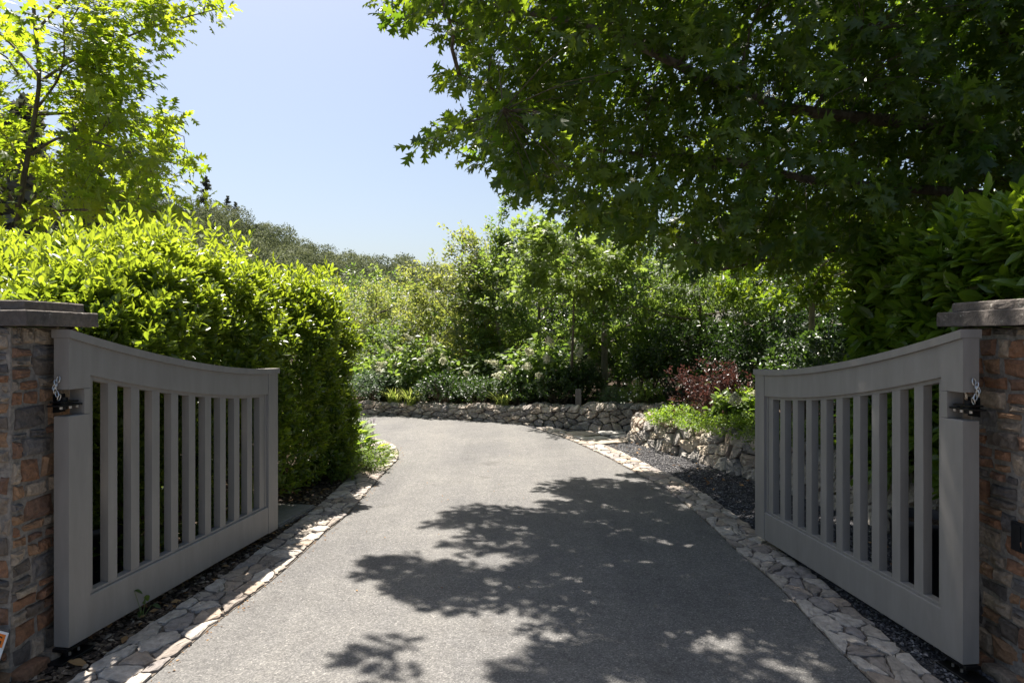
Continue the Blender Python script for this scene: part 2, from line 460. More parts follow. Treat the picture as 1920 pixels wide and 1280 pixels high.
# ------------------------------------------------------------------ setting: ground, drive, gravel, bank, hill
def sheet(name, pts, z, mat):
    gb = GB()
    gb.add([(x, y, z) for x, y in pts], [[tuple(range(len(pts)))]])
    return tag(gb.build(name, mat), None, None, None, 'structure')

gb = GB()
N = 40
xs = np.sign(np.linspace(-1, 1, N)) * np.abs(np.linspace(-1, 1, N)) ** 3 * 2500
X, Y = np.meshgrid(xs, xs + 10)
i, j = np.meshgrid(np.arange(N - 1), np.arange(N - 1), indexing='ij')
gb.add(np.stack([X, Y, X * 0], -1).reshape(-1, 3), [np.stack([i * N + j, i * N + j + 1, (i + 1) * N + j + 1, (i + 1) * N + j], -1).reshape(-1, 4)])
tag(gb.build("ground", M['soil']), None, None, None, 'structure')

left_px = [(300, 1261), (425, 1155), (519, 1086), (612, 999), (647, 974), (706, 905), (749, 861), (747, 842), (731, 830), (700, 821)]
right_px = [(1630, 1280), (1530, 1180), (1460, 1102), (1380, 1035), (1335, 990), (1274, 938), (1244, 915), (1192, 888), (1141, 860), (1099, 840), (1068, 826), (1040, 816), (1019, 809), (985, 799), (945, 792), (880, 789)]
EL = smooth_path([(-2.6, -2.5), (-1.95, 0.5), (-1.74, 2.2)] + [G(*p) for p in left_px] + [(-3.0, 10.95), (-5, 11.15), (-18, 11.1)], 160)
ER = smooth_path([(2.4, -2.5), (1.75, 0.5), (1.65, 2.2)] + [G(*p) for p in right_px], 120)
FARW = [(-18, 12.9), (-8, 13.35), G(652, 780), G(702, 780), G(749, 780), G(796, 783), G(899, 790), G(1011, 799), G(1067, 803), G(1133, 810), G(1170, 811), (2.45, 11.0)]
NEARW = [(1.95, 10.75), G(1179, 828), G(1239, 847), G(1288, 860), G(1333, 875), G(1368, 888), G(1415, 902), (3.0, 5.9), (3.12, 4.6), (3.1, 3.3), (3.2, 1.2), (3.5, -1.6)]
sheet("driveway", list(map(tuple, EL)) + [FARW[i] for i in range(0, 6)] + list(map(tuple, ER[::-1])), 0.010, M['asphalt'])
gr_poly = [(1.70, -2.5)] + list(map(tuple, ER[8:])) + [G(899, 790), G(1011, 799), G(1133, 810), (2.4, 11.1), (2.6, 10), (3.3, 8), (3.6, 5), (3.6, -2.5)]
sheet("gravel_bed", gr_poly, 0.005, M['gravel_base'])

def path_frame(pts, n):
    p = smooth_path(pts, n)
    t = nrm(np.gradient(p, axis=0))
    s = np.concatenate([[0], np.cumsum(np.linalg.norm(np.diff(p, axis=0), axis=1))])
    nm = np.stack([t[:, 1], -t[:, 0]], 1)                   # to the right of the direction of travel
    def at(u):
        u = np.asarray(u, float)
        return (np.stack([np.interp(u, s, p[:, 0]), np.interp(u, s, p[:, 1])], -1),
                nrm(np.stack([np.interp(u, s, nm[:, 0]), np.interp(u, s, nm[:, 1])], -1)))
    return at, s[-1]

def voronoi(w, h, su, sv, rng, jit=.8):
    """irregular stone outlines filling a w x h rectangle"""
    nu, nv = max(1, int(round(w / su))), max(1, int(round(h / sv)))
    pts = []
    for b in range(nv):
        off = rng.uniform(0, 1)
        for a in range(-1, nu + 1):
            pts.append(((a + off + .5 * jit * rng.uniform(-1, 1)) * w / nu, (b + .5 + .5 * jit * rng.uniform(-1, 1)) * h / nv))
    pts = np.array(pts)
    S = np.array([1 / su, 1 / sv])
    q = pts * S
    out = []
    for i in range(len(pts)):
        poly = np.array([(0, 0), (w, 0), (w, h), (0, h)]) * S
        dd = np.linalg.norm(q - q[i], axis=1)
        for jx in np.argsort(dd)[1:16]:
            m = (q[i] + q[jx]) / 2; nn = q[jx] - q[i]
            sd = (poly - m) @ nn
            new = []
            for k in range(len(poly)):
                a, b2 = poly[k], poly[(k + 1) % len(poly)]
                da, db = sd[k], sd[(k + 1) % len(poly)]
                if da <= 0:
                    new.append(a)
                if (da < 0) != (db < 0) and da != db:
                    new.append(a + (b2 - a) * da / (da - db))
            poly = np.array(new)
            if len(poly) < 3:
                break
        if len(poly) >= 3:
            poly = poly / S
            if np.ptp(poly[:, 0]) > .015 and np.ptp(poly[:, 1]) > .015:
                out.append(poly)
    return out

def courses(w, h, rng, hmin=.04, hmax=.125, lmin=.07, lmax=.24):
    out = []
    v = 0
    while v < h - .01:
        ch = min(rng.uniform(hmin, hmax), h - v)
        if h - v - ch < .02:
            ch = h - v
        u = -rng.uniform(0, .15)
        while u < w:
            l = rng.uniform(lmin, lmax)
            if rng.rand() < .25 and ch > .075:
                m = v + ch * rng.uniform(.4, .6)
                rs = [(u, u + l, v, m), (u, u + l, m, v + ch)]
            else:
                rs = [(u, u + l, v, v + ch)]
            for a, b, c, d in rs:
                a, b = max(a, 0), min(b, w)
                if b - a > .02:
                    k = .012
                    out.append(np.array([(a + rng.uniform(0, k), c + rng.uniform(0, k)), (b - rng.uniform(0, k), c + rng.uniform(0, k)), (b - rng.uniform(0, k), d - rng.uniform(0, k)), (a + rng.uniform(0, k), d - rng.uniform(0, k))]))
            u += l
        v += ch
    return out

def stones(gb, polys, fmap, rng, gap=.008, bulge=.02, sink=.03, rounding=1, tilt=.1, rough=.004, rough_h=None):
    """each outline becomes one stone: fmap(u, v, h) places it"""
    for poly in polys:
        c = poly.mean(0)
        size = np.sqrt(max(1e-6, np.ptp(poly[:, 0]) * np.ptp(poly[:, 1])))
        dv = poly - c
        p = c + dv * (1 - np.minimum(.45, gap / np.maximum(.01, np.linalg.norm(dv, axis=1)))[:, None])
        p = np.stack([p, (p + np.roll(p, -1, 0)) / 2], 1).reshape(-1, 2)
        for _ in range(rounding):
            p = np.stack([p * .75 + np.roll(p, -1, 0) * .25, p * .25 + np.roll(p, -1, 0) * .75], 1).reshape(-1, 2)
        n = len(p)
        p = p + rng.normal(size=p.shape) * rough
        a, b = rng.normal(size=2) * tilt
        bb = bulge * rng.uniform(.5, 1.4)
        ins = min(.012, size * .1)
        rings = []
        for sc, hh in ((1.0, -sink), (1.0, bb * .25), (1 - 2 * ins / size, bb * .8), (.5, bb)):
            q = c + (p - c) * sc
            h = np.full(n, hh) + ((q - c) @ np.array([a, b]) if hh > 0 else 0) + (rng.normal(size=n) * (rough * 1.2 if rough_h is None else rough_h) if hh > 0 else 0)
            rings.append(fmap(q[:, 0], q[:, 1], h))
        ctr = fmap(c[None, 0], c[None, 1], np.array([bb * 1.03]))
        V = np.concatenate(rings + [ctr])
        q4 = [(r * n + k, r * n + (k + 1) % n, (r + 1) * n + (k + 1) % n, (r + 1) * n + k) for r in range(3) for k in range(n)]
        tr = [(3 * n + k, 3 * n + (k + 1) % n, 4 * n) for k in range(n)]
        gb.add(V, [q4, tr], rng.rand())

def edging(name, label, pts, n, u0, u1, width, seed, side, cat="edging"):
    at, L = path_frame(pts, n)
    u1 = min(u1, L)
    rng = np.random.RandomState(seed)
    root = thing(name, label, cat)
    def fm(u, v, h):
        p, nn = at(u0 + u)
        q = p + nn * (side * (v + .004))[:, None]
        return np.concatenate([q, (.022 + h)[:, None]], 1)
    g = GB()
    stones(g, voronoi(u1 - u0, width, .175, .12, rng, 1.1), fm, rng, .009, .009, .03, 1, .025, .006, .0018)
    g.build("paving_stones", M['edging'], root)
    g = GB()
    us = np.arange(u0, u1, .1)
    p, nn = at(us)
    a = np.concatenate([p + nn * side * .003, np.full((len(us), 1), .0125)], 1)
    b = np.concatenate([p + nn * side * (width + .012), np.full((len(us), 1), .0125)], 1)
    k = np.arange(len(us) - 1)
    m = len(us)
    g.add(np.concatenate([a, b]), [np.stack([k, k + 1, m + k + 1, m + k], 1)])
    g.build("mortar_bed", M['mortar'], root)
    return root

iL = np.argmax(EL[:, 0] < -99) if False else 0
edging("stone_edging", "pale stone edging strip curving along the left side of the driveway", EL, 260, 3.0, 15.2, .34, 5, -1)
edging("stone_edging", "pale stone edging strip between the asphalt and the dark gravel on the right", ER, 220, 3.0, 14.4, .31, 6, 1)

# raised planting bank behind the retaining walls
def hfar(u, L):                                   # height of the far wall along its length, from the left
    return np.interp(u, [0, 14.5, 17, 19, 20.2, L], [.20, .22, .235, .32, .42, .43])
def hnear(u, L):
    return np.interp(u, [0, .5, 2.5, 4.5, L], [.36, .35, .41, .46, .50])

def retaining_wall(name, label, pts, hfun, seed, su, sv, mat, bulge, depth=.34):
    at, L = path_frame(pts, 200)
    rng = np.random.RandomState(seed)
    root = thing(name, label, "stone wall")
    H = float(hfun(L, L)) if False else .46
    def fm(u, v, h):
        p, nn = at(u)
        hh = hfun(u, L) * (1 + .05 * np.sin(u * 5.1) + .035 * np.sin(u * 13.7 + 1))
        f = v / H
        lean = .20
        face = f <= 1
        z = np.where(face, f * hh, hh + h)
        out = np.where(face, h - lean * f * hh, -(v - H) - lean * hh)
        q = p + nn * out[:, None]
        return np.concatenate([q, z[:, None]], 1)
    g = GB()
    stones(g, voronoi(L, H + depth, su, sv, rng, 1.0), fm, rng, .008, bulge, .06, 1, .14, .006)
    g.build("stones", mat, root)
    g = GB()
    us = np.linspace(0, L, 160)
    rows = []
    for v in (0, H * .98, H + depth):
        rows.append(fm(us, np.full(160, v), np.full(160, -.03)))
    V = np.concatenate(rows)
    k = np.arange(159)
    g.add(V, [np.concatenate([np.stack([r * 160 + k, r * 160 + k + 1, (r + 1) * 160 + k + 1, (r + 1) * 160 + k], 1) for r in range(2)])])
    g.build("core", M['void'], root)
    return root

retaining_wall("retaining_wall", "low grey dry stone retaining wall across the far bend of the driveway", FARW, hfar, 11, .19, .125, M['rubble_far'], .035)
retaining_wall("retaining_wall", "low tan rough rubble retaining wall beside the dark gravel on the right", NEARW, hnear, 12, .20, .16, M['rubble'], .035)

bank_in = smooth_path(FARW[:-1] + NEARW[1:] + [(3.55, -2)], 120)
bank_out = smooth_path([(-18, 45), (-5, 48), (10, 46), (26, 40), (34, 25), (34, -2)], 120)
zin = np.interp(np.arange(120), [0] + [int(np.argmin(np.hypot(*(bank_in - np.array(p)).T))) for p in (G(749, 780), G(899, 790), G(1067, 803), G(1170, 811), G(1239, 847), G(1415, 902))] + [119], [.15, .18, .22, .33, .36, .33, .38, .42])
g = GB()
rows = []
for k_, t in enumerate((.0075, .008, .012, .03, .08, .2, .5, 1.0)):
    q = bank_in * (1 - t) + bank_out * t
    z = zin + t * 2.2 if k_ else zin * 0 - .05
    rows.append(np.concatenate([q, z[:, None]], 1))
V = np.concatenate(rows)
k = np.arange(119)
g.add(V, [np.concatenate([np.stack([r * 120 + k, r * 120 + k + 1, (r + 1) * 120 + k + 1, (r + 1) * 120 + k], 1) for r in range(7)])])
tag(g.build("planting_bank", M['soil']), None, None, None, 'structure')
def bank_z(x, y):
    d2 = np.min(np.hypot(bank_in[:, 0] - x, bank_in[:, 1] - y))
    i = int(np.argmin(np.hypot(bank_in[:, 0] - x, bank_in[:, 1] - y)))
    return zin[i] + d2 / 30 * 2.2 * .9

# far hill
RIDGE_PX = [(-900, 250), (-300, 260), (0, 300), (200, 355), (385, 412), (450, 425), (520, 447), (600, 480), (680, 505), (740, 512), (800, 516), (900, 540), (1100, 565), (1500, 590), (2200, 600)]
DR = 300.0
rx = np.array([(p - CX) / F * DR for p, _ in RIDGE_PX]); rz = np.array([EYE + (HZ - q) / F * DR for _, q in RIDGE_PX])
def hill_z(x, y):
    r = np.interp(np.asarray(x) * DR / np.maximum(y, 150) * .5 + np.asarray(x) * .5, rx, rz)
    t = np.clip((np.asarray(y) - 110) / (DR - 110), 0, 1.5)
    prof = np.where(t < 1, np.sin(t * math.pi / 2) ** 1.3, 1 - .35 * (t - 1))
    bumps = wob(np.stack([x, y, np.zeros_like(x)], -1), .028) * 3.0 * np.clip(t, 0, 1)
    return (r - 5.5) * prof + bumps
gx, gy = np.meshgrid(np.linspace(-420, 420, 85), np.linspace(105, 420, 40))
gz = hill_z(gx, gy) - .5
g = GB()
n1, n2 = gx.shape
i, j = np.meshgrid(np.arange(n1 - 1), np.arange(n2 - 1), indexing='ij')
g.add(np.stack([gx, gy, gz], -1).reshape(-1, 3), [np.stack([i * n2 + j, i * n2 + j + 1, (i + 1) * n2 + j + 1, (i + 1) * n2 + j], -1).reshape(-1, 4)])
tag(g.build("hill", M['shade_toned_terrain'], smooth=True), None, None, None, 'structure')

rng = np.random.RandomState(77)
g = GB()
cand = np.stack([rng.uniform(-330, 40, 9000), rng.uniform(150, 330, 9000)], 1)
px = CX + F * cand[:, 0] / cand[:, 1]
cand = cand[(px > -120) & (px < 900)]
RR = rng.uniform(2.4, 5.4, len(cand))
kept = np.zeros((0, 3))
for (x, y), R in zip(cand, RR):
    if len(kept) and np.min(np.hypot(kept[:, 0] - x, kept[:, 1] - y) - .88 * (kept[:, 2] + R)) < 0:
        continue
    kept = np.concatenate([kept, [[x, y, R]]])
for q, (x, y, R) in enumerate(kept):
    z = float(hill_z(x, y))
    Hh = R * rng.uniform(.95, 1.45)
    n = 700
    d = nrm(rng.normal(size=(n, 3)) + np.array([0, -.25, .35]))
    lump = 1 + .16 * wob(d * 2.2 + q, 1.3, q)
    pos = np.array([x, y, z + Hh * .75]) + d * np.array([R, R, Hh]) * (lump * rng.uniform(.82, 1.0, n))[:, None]
    ax = rng.normal(size=(n, 3)); nm = d + rng.normal(size=(n, 3)) * .22
    tone = rng.uniform(.0, .85)
    g.leaves(RHOMB, pos, ax, nm, rng.uniform(.4, .8, n), np.clip(tone + rng.normal(size=n) * .16, 0, .95))
tag(g.build("hillside_woodland", M['lf_hill']), "dense olive green woodland covering the distant hillside", "woodland", None, 'stuff')

def conifer(x, y, h, w, seed, label, name="conifer_tree", open_=.5, zz=None, whorl=9, group="tall conifers on the hill"):
    rng = np.random.RandomState(seed)
    z = float(hill_z(np.array([x]), np.array([y]))[0]) + 6.5 if zz is None else zz
    root = thing(name, label, "tree", (x, y, z), group)
    g = GB()
    g.tube(smooth_path([(0, 0, -8 if zz is None else -1), (rng.normal() * .01 * h, 0, h * .5), (0, 0, h)], 8), np.linspace(h * .018, h * .003, 8), 6)
    f = GB()
    for a in range(whorl):
        t = .22 + .78 * (a / whorl) ** .9
        for b in range(5):
            if rng.rand() < open_ * .5:
                continue
            an = rng.uniform(0, 6.28); L = w * (1.08 - t) ** .8 * rng.uniform(.6, 1.15)
            e = np.array([math.cos(an) * L, math.sin(an) * L, t * h + L * rng.uniform(-.1, .35)])
            p = curve_pts((0, 0, t * h), e, -.05, 4)
            g.tube(p, np.linspace(h * .006, h * .002, 4), 4, cap=False)
            n = 26
            tt = rng.uniform(.3, 1.05, n)
            pos = np.array([0, 0, t * h]) + (e - np.array([0, 0, t * h])) * tt[:, None] + rng.normal(size=(n, 3)) * L * .15
            f.leaves(RHOMB, pos, rng.normal(size=(n, 3)) + (0, 0, .4), rng.normal(size=(n, 3)), rng.uniform(.5, 1.1, n) * h * .075, rng.rand(n))
    g.build("trunk", M['bark'], root); f.build("crown", M['lf_pine'], root)
    return root

# ridge and slope conifers (photo column, base row, distance, height, width)
for k, (px_, d, h, w, lab) in enumerate([
        (385, 285, 14, 4.0, "tall thin conifer standing alone on the hill ridge beside the left oak"),
        (427, 290, 8.5, 2.6, "taller of the two small dark conifers side by side on the ridge"),
        (441, 290, 7.0, 2.4, "shorter of the two small dark conifers side by side on the ridge")]):
    x = (px_ - CX) / F * d
    conifer(x, d, h, w, 400 + k, lab)
for k, (px_, d, h, w, lab) in enumerate([
        (262, 95, 26, 5.5, "ragged grey pine seen through the right edge of the left oak"),
        (165, 100, 33, 6.5, "tall grey pine behind the middle of the left oak crown"),
        (40, 105, 38, 7.5, "tallest grey pine behind the trunk of the left oak")]):
    conifer((px_ - CX) / F * d, d, h, w, 420 + k, lab, "pine_tree", .75, 0.0, 12, "grey pines behind the left oak")

# ------------------------------------------------------------------ gate pillars
def slab(name, x0, x1, y0, y1, z0, z1, seed, parent, rnd=.3):
    rng = np.random.RandomState(seed)
    n = 14
    g = GB()
    def ring(ins, z):
        out = []
        for k in range(4):
            c = [(x0 + ins, y0 + ins), (x1 - ins, y0 + ins), (x1 - ins, y1 - ins), (x0 + ins, y1 - ins)]
            a, b = np.array(c[k]), np.array(c[(k + 1) % 4])
            for q in range(n):
                p = a + (b - a) * q / n
                out.append((*(p + rng.normal(size=2) * .0014), z + rng.normal() * .0009))
        return out
    V = ring(.003, z0) + ring(0, z0 + .004) + ring(.001, (z0 + z1) / 2) + ring(.001, z1 - .005) + ring(.006, z1)
    m = 4 * n
    q4 = [(r * m + k, r * m + (k + 1) % m, (r + 1) * m + (k + 1) % m, (r + 1) * m + k) for r in range(4) for k in range(m)]
    g.add(V, [q4, [tuple(range(m))[::-1]], [tuple(range(4 * m, 5 * m))]], rnd)
    return g.build(name, M['cap'], parent)

def pillar(label, s, y0, y1, seed, depth=.62):
    """s = -1 left, +1 right; inner face at x = 2.30 s"""
    rng = np.random.RandomState(seed)
    root = thing("gate_pillar", label, "pillar", (s * 2.6, (y0 + y1) / 2, 0), "stone pillars either side of the gateway")
    xi, xo = 2.30, 2.30 + depth
    Ht = 1.64
    g = GB()
    w = y1 - y0
    stones(g, courses(w, Ht, rng), lambda u, v, h: np.stack([s * (xi - h), y0 + u, v], 1), rng, .0045, .018, .03, 0, .09, .003)
    stones(g, courses(depth, Ht, rng), lambda u, v, h: np.stack([s * (xi + u), y0 - h, v], 1), rng, .0045, .018, .03, 0, .09, .003)
    stones(g, courses(depth, Ht, rng), lambda u, v, h: np.stack([s * (xi + u), y1 + h, v], 1), rng, .0045, .018, .03, 0, .09, .003)
    g.build("ledge_stones", M['ledge'], root)
    g = GB()
    g.box(min(s * xi, s * xo), max(s * xi, s * xo), y0, y1, -.05, Ht - .004)
    g.build("mortar_core", M['mortar_dark'], root)
    sx = lambda a, b: (min(s * a, s * b), max(s * a, s * b))
    a, b = sx(xi - .095, xo + .09)
    slab("lower_cap", a, b, y0 - .03, y1 + .045, 1.642, 1.716, seed + 1, root, .2)
    a, b = sx(xi - .05, xo + .04)
    slab("upper_cap", a, b, y0 + .02, y1 - .01, 1.718, 1.762, seed + 2, root, .7)
    # low footing course
    g = GB()
    a, b = sx(xi - .05, xo + .05)
    stones(g, [np.array([(u, 0), (u + .17, 0), (u + .165, .055), (u + .004, .06)]) for u in np.arange(0, w - .1, .175)], lambda u, v, h: np.stack([s * (xi - .06 - h), y0 + u, v], 1), rng, .004, .01, .06, 0, .05, .003)
    g.build("footing", M['ledge'], root)
    return root

pl = pillar("brown ledge stone gate pillar with a two step cap, next to the open left gate", -1, 3.13, 3.60, 21)
pr = pillar("brown ledge stone gate pillar with two black vent slots, next to the open right gate", 1, 2.72, 3.50, 31)
g = GB()
for a in (0, 1):
    y = 2.995 + a * .062
    g.box(2.274, 2.30, y, y + .052, .635, .745)
g.box(2.28, 2.30, 2.985, 3.12, .625, .755)
g.build("vent", M['black_plastic'], pr)
localise(pl); localise(pr)

# ------------------------------------------------------------------ gates: local x along the leaf from the hinge, y across (0 = inner face, + outward), z up
def gate(label, A, B, mirror):
    root = thing("driveway_gate", label, "gate", (A[0], A[1], 0), "open driveway gate leaves")
    A2, B2 = np.array(A), np.array(B)
    L = float(np.linalg.norm(B2 - A2))
    ex = (B2 - A2) / L
    ey = np.array([-ex[1], ex[0]])
    if mirror:
        ey = -ey
    def put(o):
        return o
    def gadd(g, V, faces):
        V = np.asarray(V, float)
        q = ex[None] * V[:, :1] + ey[None] * V[:, 1:2]
        fs = [np.asarray(f) for f in faces]
        if mirror:
            fs = [f[:, ::-1] for f in fs]
        g.add(np.concatenate([q, V[:, 2:3]], 1), fs)
    def box(g, x0, x1, y0, y1, z0, z1, bev=.004):
        h = GB()
        b = min(bev, (x1 - x0) / 3, (y1 - y0) / 3, (z1 - z0) / 3)
        # chamfered box
        V, Fq = [], []
        for (xa, xb, ya, yb, z) in ((x0 + b, x1 - b, y0 + b, y1 - b, z0), (x0, x1, y0, y1, z0 + b), (x0, x1, y0, y1, z1 - b), (x0 + b, x1 - b, y0 + b, y1 - b, z1)):
            V += [(xa, ya, z), (xb, ya, z), (xb, yb, z), (xa, yb, z)]
        Fq = [(3, 2, 1, 0), (12, 13, 14, 15)] + [(r * 4 + k, r * 4 + (k + 1) % 4, r * 4 + 4 + (k + 1) % 4, r * 4 + 4 + k) for r in range(3) for k in range(4)]
        gadd(g, V, [Fq])
    top = lambda x: 1.339 + .287 * np.maximum(0, 1 - x / L) ** 1.75
    T = .082
    zb = .078
    ws, wf = .138, .145
    # hinge stile with its hinge pocket
    g = GB()
    zp0, zp1 = 1.205, 1.335
    box(g, 0, ws, 0, T, zb, zp0)
    box(g, .098, ws, .0, T, zp0 + .0005, zp1 - .0005)
    xs = np.linspace(0, ws, 4)
    def profile(g, x0, x1, zlo, zhi, y0, y1, n=26):
        xs = np.linspace(x0, x1, n)
        lo, hi = zlo(xs), zhi(xs)
        V = []
        for x, a, b in zip(xs, lo, hi):
            V += [(x, y0, a), (x, y1, a), (x, y1, b), (x, y0, b)]
        Fq = [(k * 4 + c, k * 4 + 4 + c, k * 4 + 4 + (c + 1) % 4, k * 4 + (c + 1) % 4) for k in range(n - 1) for c in range(4)]
        Fq += [(0, 1, 2, 3), ((n - 1) * 4 + 3, (n - 1) * 4 + 2, (n - 1) * 4 + 1, (n - 1) * 4)]
        gadd(g, V, [Fq])
    capz = .040
    profile(g, 0, ws, lambda x: np.full_like(x, zp1), lambda x: top(x) - capz - .001, 0, T, 6)
    g.build("stile", M['paint'], root)
    g = GB()
    profile(g, L - wf, L, lambda x: np.full_like(x, zb), lambda x: top(x) - capz - .001, 0, T, 5)
    g.build("stile", M['paint'], root)
    g = GB()
    profile(g, ws + .0015, L - wf - .0015, lambda x: top(x) - .195, lambda x: top(x) - capz - .001, .003, T - .003)
    profile(g, ws + .034, L - wf - .034, lambda x: top(x) - .215, lambda x: top(x) - .195, .020, T - .018)
    g.build("top_rail", M['paint'], root)
    g = GB()
    profile(g, -.002, L + .008, lambda x: top(x) - capz, lambda x: top(x), -.012, T + .012, 40)
    g.build("rail_cap", M['paint'], root)
    g = GB()
    box(g, ws + .0015, L - wf - .0015, .003, T - .003, zb, .283)
    box(g, ws + .034, L - wf - .034, .018, T - .016, .283, .298, .002)
    g.build("bottom_rail", M['paint'], root)
    for x0, x1 in ((ws + .001, ws + .033), (L - wf - .033, L - wf - .001)):
        g = GB()
        profile(g, x0, x1, lambda x: np.full_like(x, .2835), lambda x: top(x) - .196, .016, T - .014, 3)
        g.build("stop_bead", M['paint'], root)
    for k in range(10):
        x0 = .284 + k * (L - wf - .036 - .066 - .284) / 9
        g = GB()
        profile(g, x0, x0 + .066, lambda x: np.full_like(x, .2985), lambda x: top(x) - .2155, .019, .019 + .047, 3)
        g.build("slat", M['paint'], root)
    # hinge in the pocket
    g = GB()
    zc = 1.266
    box(g, -.055, .092, .006, T - .01, zc - .012, zc - .004, .001)
    box(g, -.03, .075, .012, T - .004, zc + .004, zc + .012, .001)
    an = np.linspace(0, 2 * math.pi, 17)[:-1]
    for (cx_, r_, z0, z1) in ((.02, .018, zc - .03, zc + .03), (.02, .03, zc - .004, zc + .004)):
        V = [(cx_ + r_ * math.cos(a), .045 + r_ * math.sin(a), z) for z in (z0, z1) for a in an]
        gadd(g, V, [[(k, (k + 1) % 16, 16 + (k + 1) % 16, 16 + k) for k in range(16)], [tuple(range(16))[::-1]], [tuple(range(16, 32))]])
    box(g, -.012, .06, .074, .078, zc - .045, zc + .045, .001)
    hinge = g.build("hinge", M['black_iron'], root)
    for (bx, by) in ((-.03, .016), (.02, .010), (.07, .016)):
        g = GB()
        V = [(bx + .007 * math.cos(a), by + .007 * math.sin(a), z) for z in (zc - .024, zc - .0125) for a in an[::2]]
        gadd(g, V, [[(k, (k + 1) % 8, 8 + (k + 1) % 8, 8 + k) for k in range(8)], [tuple(range(8))[::-1]], [tuple(range(8, 16))]])
        g.build("bolt", M['zinc'], hinge)
    # safety chain hanging on the near end of the stile
    g = GB()
    zt = 1.385
    nl = 7
    for k in range(nl):
        t = k / (nl - 1)
        c = np.array([-.014 - .012 * math.sin(t * 3), .045 + .012 * math.sin(t * 5), zt - t * .105])
        if k == nl - 1:
            c = np.array([-.002, .035, zt - .112])
        a = np.linspace(0, 2 * math.pi, 19)[:-1]
        tl = .35 * math.sin(k * 2.1)
        if k % 2 == 0:
            pts = np.stack([np.zeros(18) + .3 * .009 * np.sin(a), .0085 * np.cos(a) + tl * .014 * np.sin(a), .0155 * np.sin(a)], 1)
        else:
            pts = np.stack([.0085 * np.cos(a), tl * .014 * np.sin(a), .0155 * np.sin(a)], 1)
        if k == nl - 1:
            pts = np.stack([.02 * np.cos(a), .012 * np.sin(a), .002 * np.sin(a)], 1)
        h = GB(); h.tube(pts + c, .0029, 6, closed=True)
        gadd(g, h.v[0], h.f)
    g.build("chain", M['zinc'], root, smooth=True)
    # bottom pivot
    g = GB()
    box(g, -.015, ws - .01, .004, T - .004, zb - .018, zb - .001, .002)
    box(g, -.06, ws + .02, -.012, T + .02, .012, .024, .002)
    V = [(.04 + .02 * math.cos(a), .04 + .02 * math.sin(a), z) for z in (.0245, zb - .0185) for a in an]
    gadd(g, V, [[(k, (k + 1) % 16, 16 + (k + 1) % 16, 16 + k) for k in range(16)]])
    pv = g.build("pivot", M['black_iron'], root)
    for bx in (.005, .06):
        g = GB()
        V = [(bx + .006 * math.cos(a), -.001 + .006 * math.sin(a), z) for z in (zb - .034, zb - .019) for a in an[::2]]
        gadd(g, V, [[(k, (k + 1) % 8, 8 + (k + 1) % 8, 8 + k) for k in range(8)], [tuple(range(8))[::-1]], [tuple(range(8, 16))]])
        g.build("bolt", M['zinc'], pv)
    return root

gate("grey slatted gate leaf with a swooping top, open along the left hedge", (-2.155, 3.32), (-1.845, 5.38), False)
gate("grey slatted gate leaf with a swooping top, open on the right under the big oak", (2.080, 3.15), (1.862, 5.23), True)

# ------------------------------------------------------------------ small built things
def tub(label, x, y, r, h):
    root = thing("garden_tub", label, "tub", (x, y, 0), "black tubs behind the gate leaves")
    g = GB()
    a = np.linspace(0, 2 * math.pi, 33)[:-1]
    prof = [(r * .86, .012), (r * .97, h * .9), (r * 1.0, h * .9), (r * 1.0, h), (r * .94, h), (r * .92, h - .09)]
    V = [(rr * math.cos(t), rr * math.sin(t), z) for rr, z in prof for t in a]
    q = [(k * 32 + c, k * 32 + (c + 1) % 32, k * 32 + 32 + (c + 1) % 32, k * 32 + 32 + c) for k in range(5) for c in range(32)]
    g.add(V, [q])
    g.build("shell", M['black_plastic'], root, True)
    g = GB()
    g.add([(r * .925 * math.cos(t), r * .925 * math.sin(t), h - .06) for t in a], [[tuple(range(32))]])
    g.build("soil_fill", M['soil'], root)
    return root
tub("black round tub standing behind the left gate slats", -2.62, 4.15, .24, .46)
tub("black round tub standing behind the right gate slats", 2.62, 4.30, .22, .46)

root = thing("warning_sign", "small white sign with an orange band leaning at the foot of the left pillar", "sign", (-2.285, 3.06, .180))
def signbox(name, x0, x1, y0, y1, z0, z1, mat):
    g = GB(); g.box(x0, x1, y0, y1, z0, z1); return g.build(name, mat, root)
signbox("panel", -.20, 0, 0, .003, -.20, .085, M['white_sign'])
signbox("colour_band", -.194, -.008, -.0025, -.0004, .018, .075, M['orange_sign'])
fc = bpy.data.curves.new("lettering", 'FONT')
fc.body = "G"; fc.size = .056; fc.extrude = .0006; fc.align_x = 'RIGHT'
fo = bpy.data.objects.new("lettering_curve", fc)
COL.objects.link(fo)
bpy.context.view_layer.update()
me = bpy.data.meshes.new_from_object(fo)
bpy.data.objects.remove(fo)
lo = bpy.data.objects.new("lettering", me); me.materials.clear(); me.materials.append(M['sign_ink'])
COL.objects.link(lo); lo.parent = root
lo.rotation_euler = (math.radians(90), 0, 0); lo.location = (-.014, -.0032, .027)
g = GB(); g.box(-.106, -.094, .004, .012, -.30, .06); g.build("stake", M['black_iron'], root)
root.rotation_euler = (math.radians(-6), math.radians(15), 0)

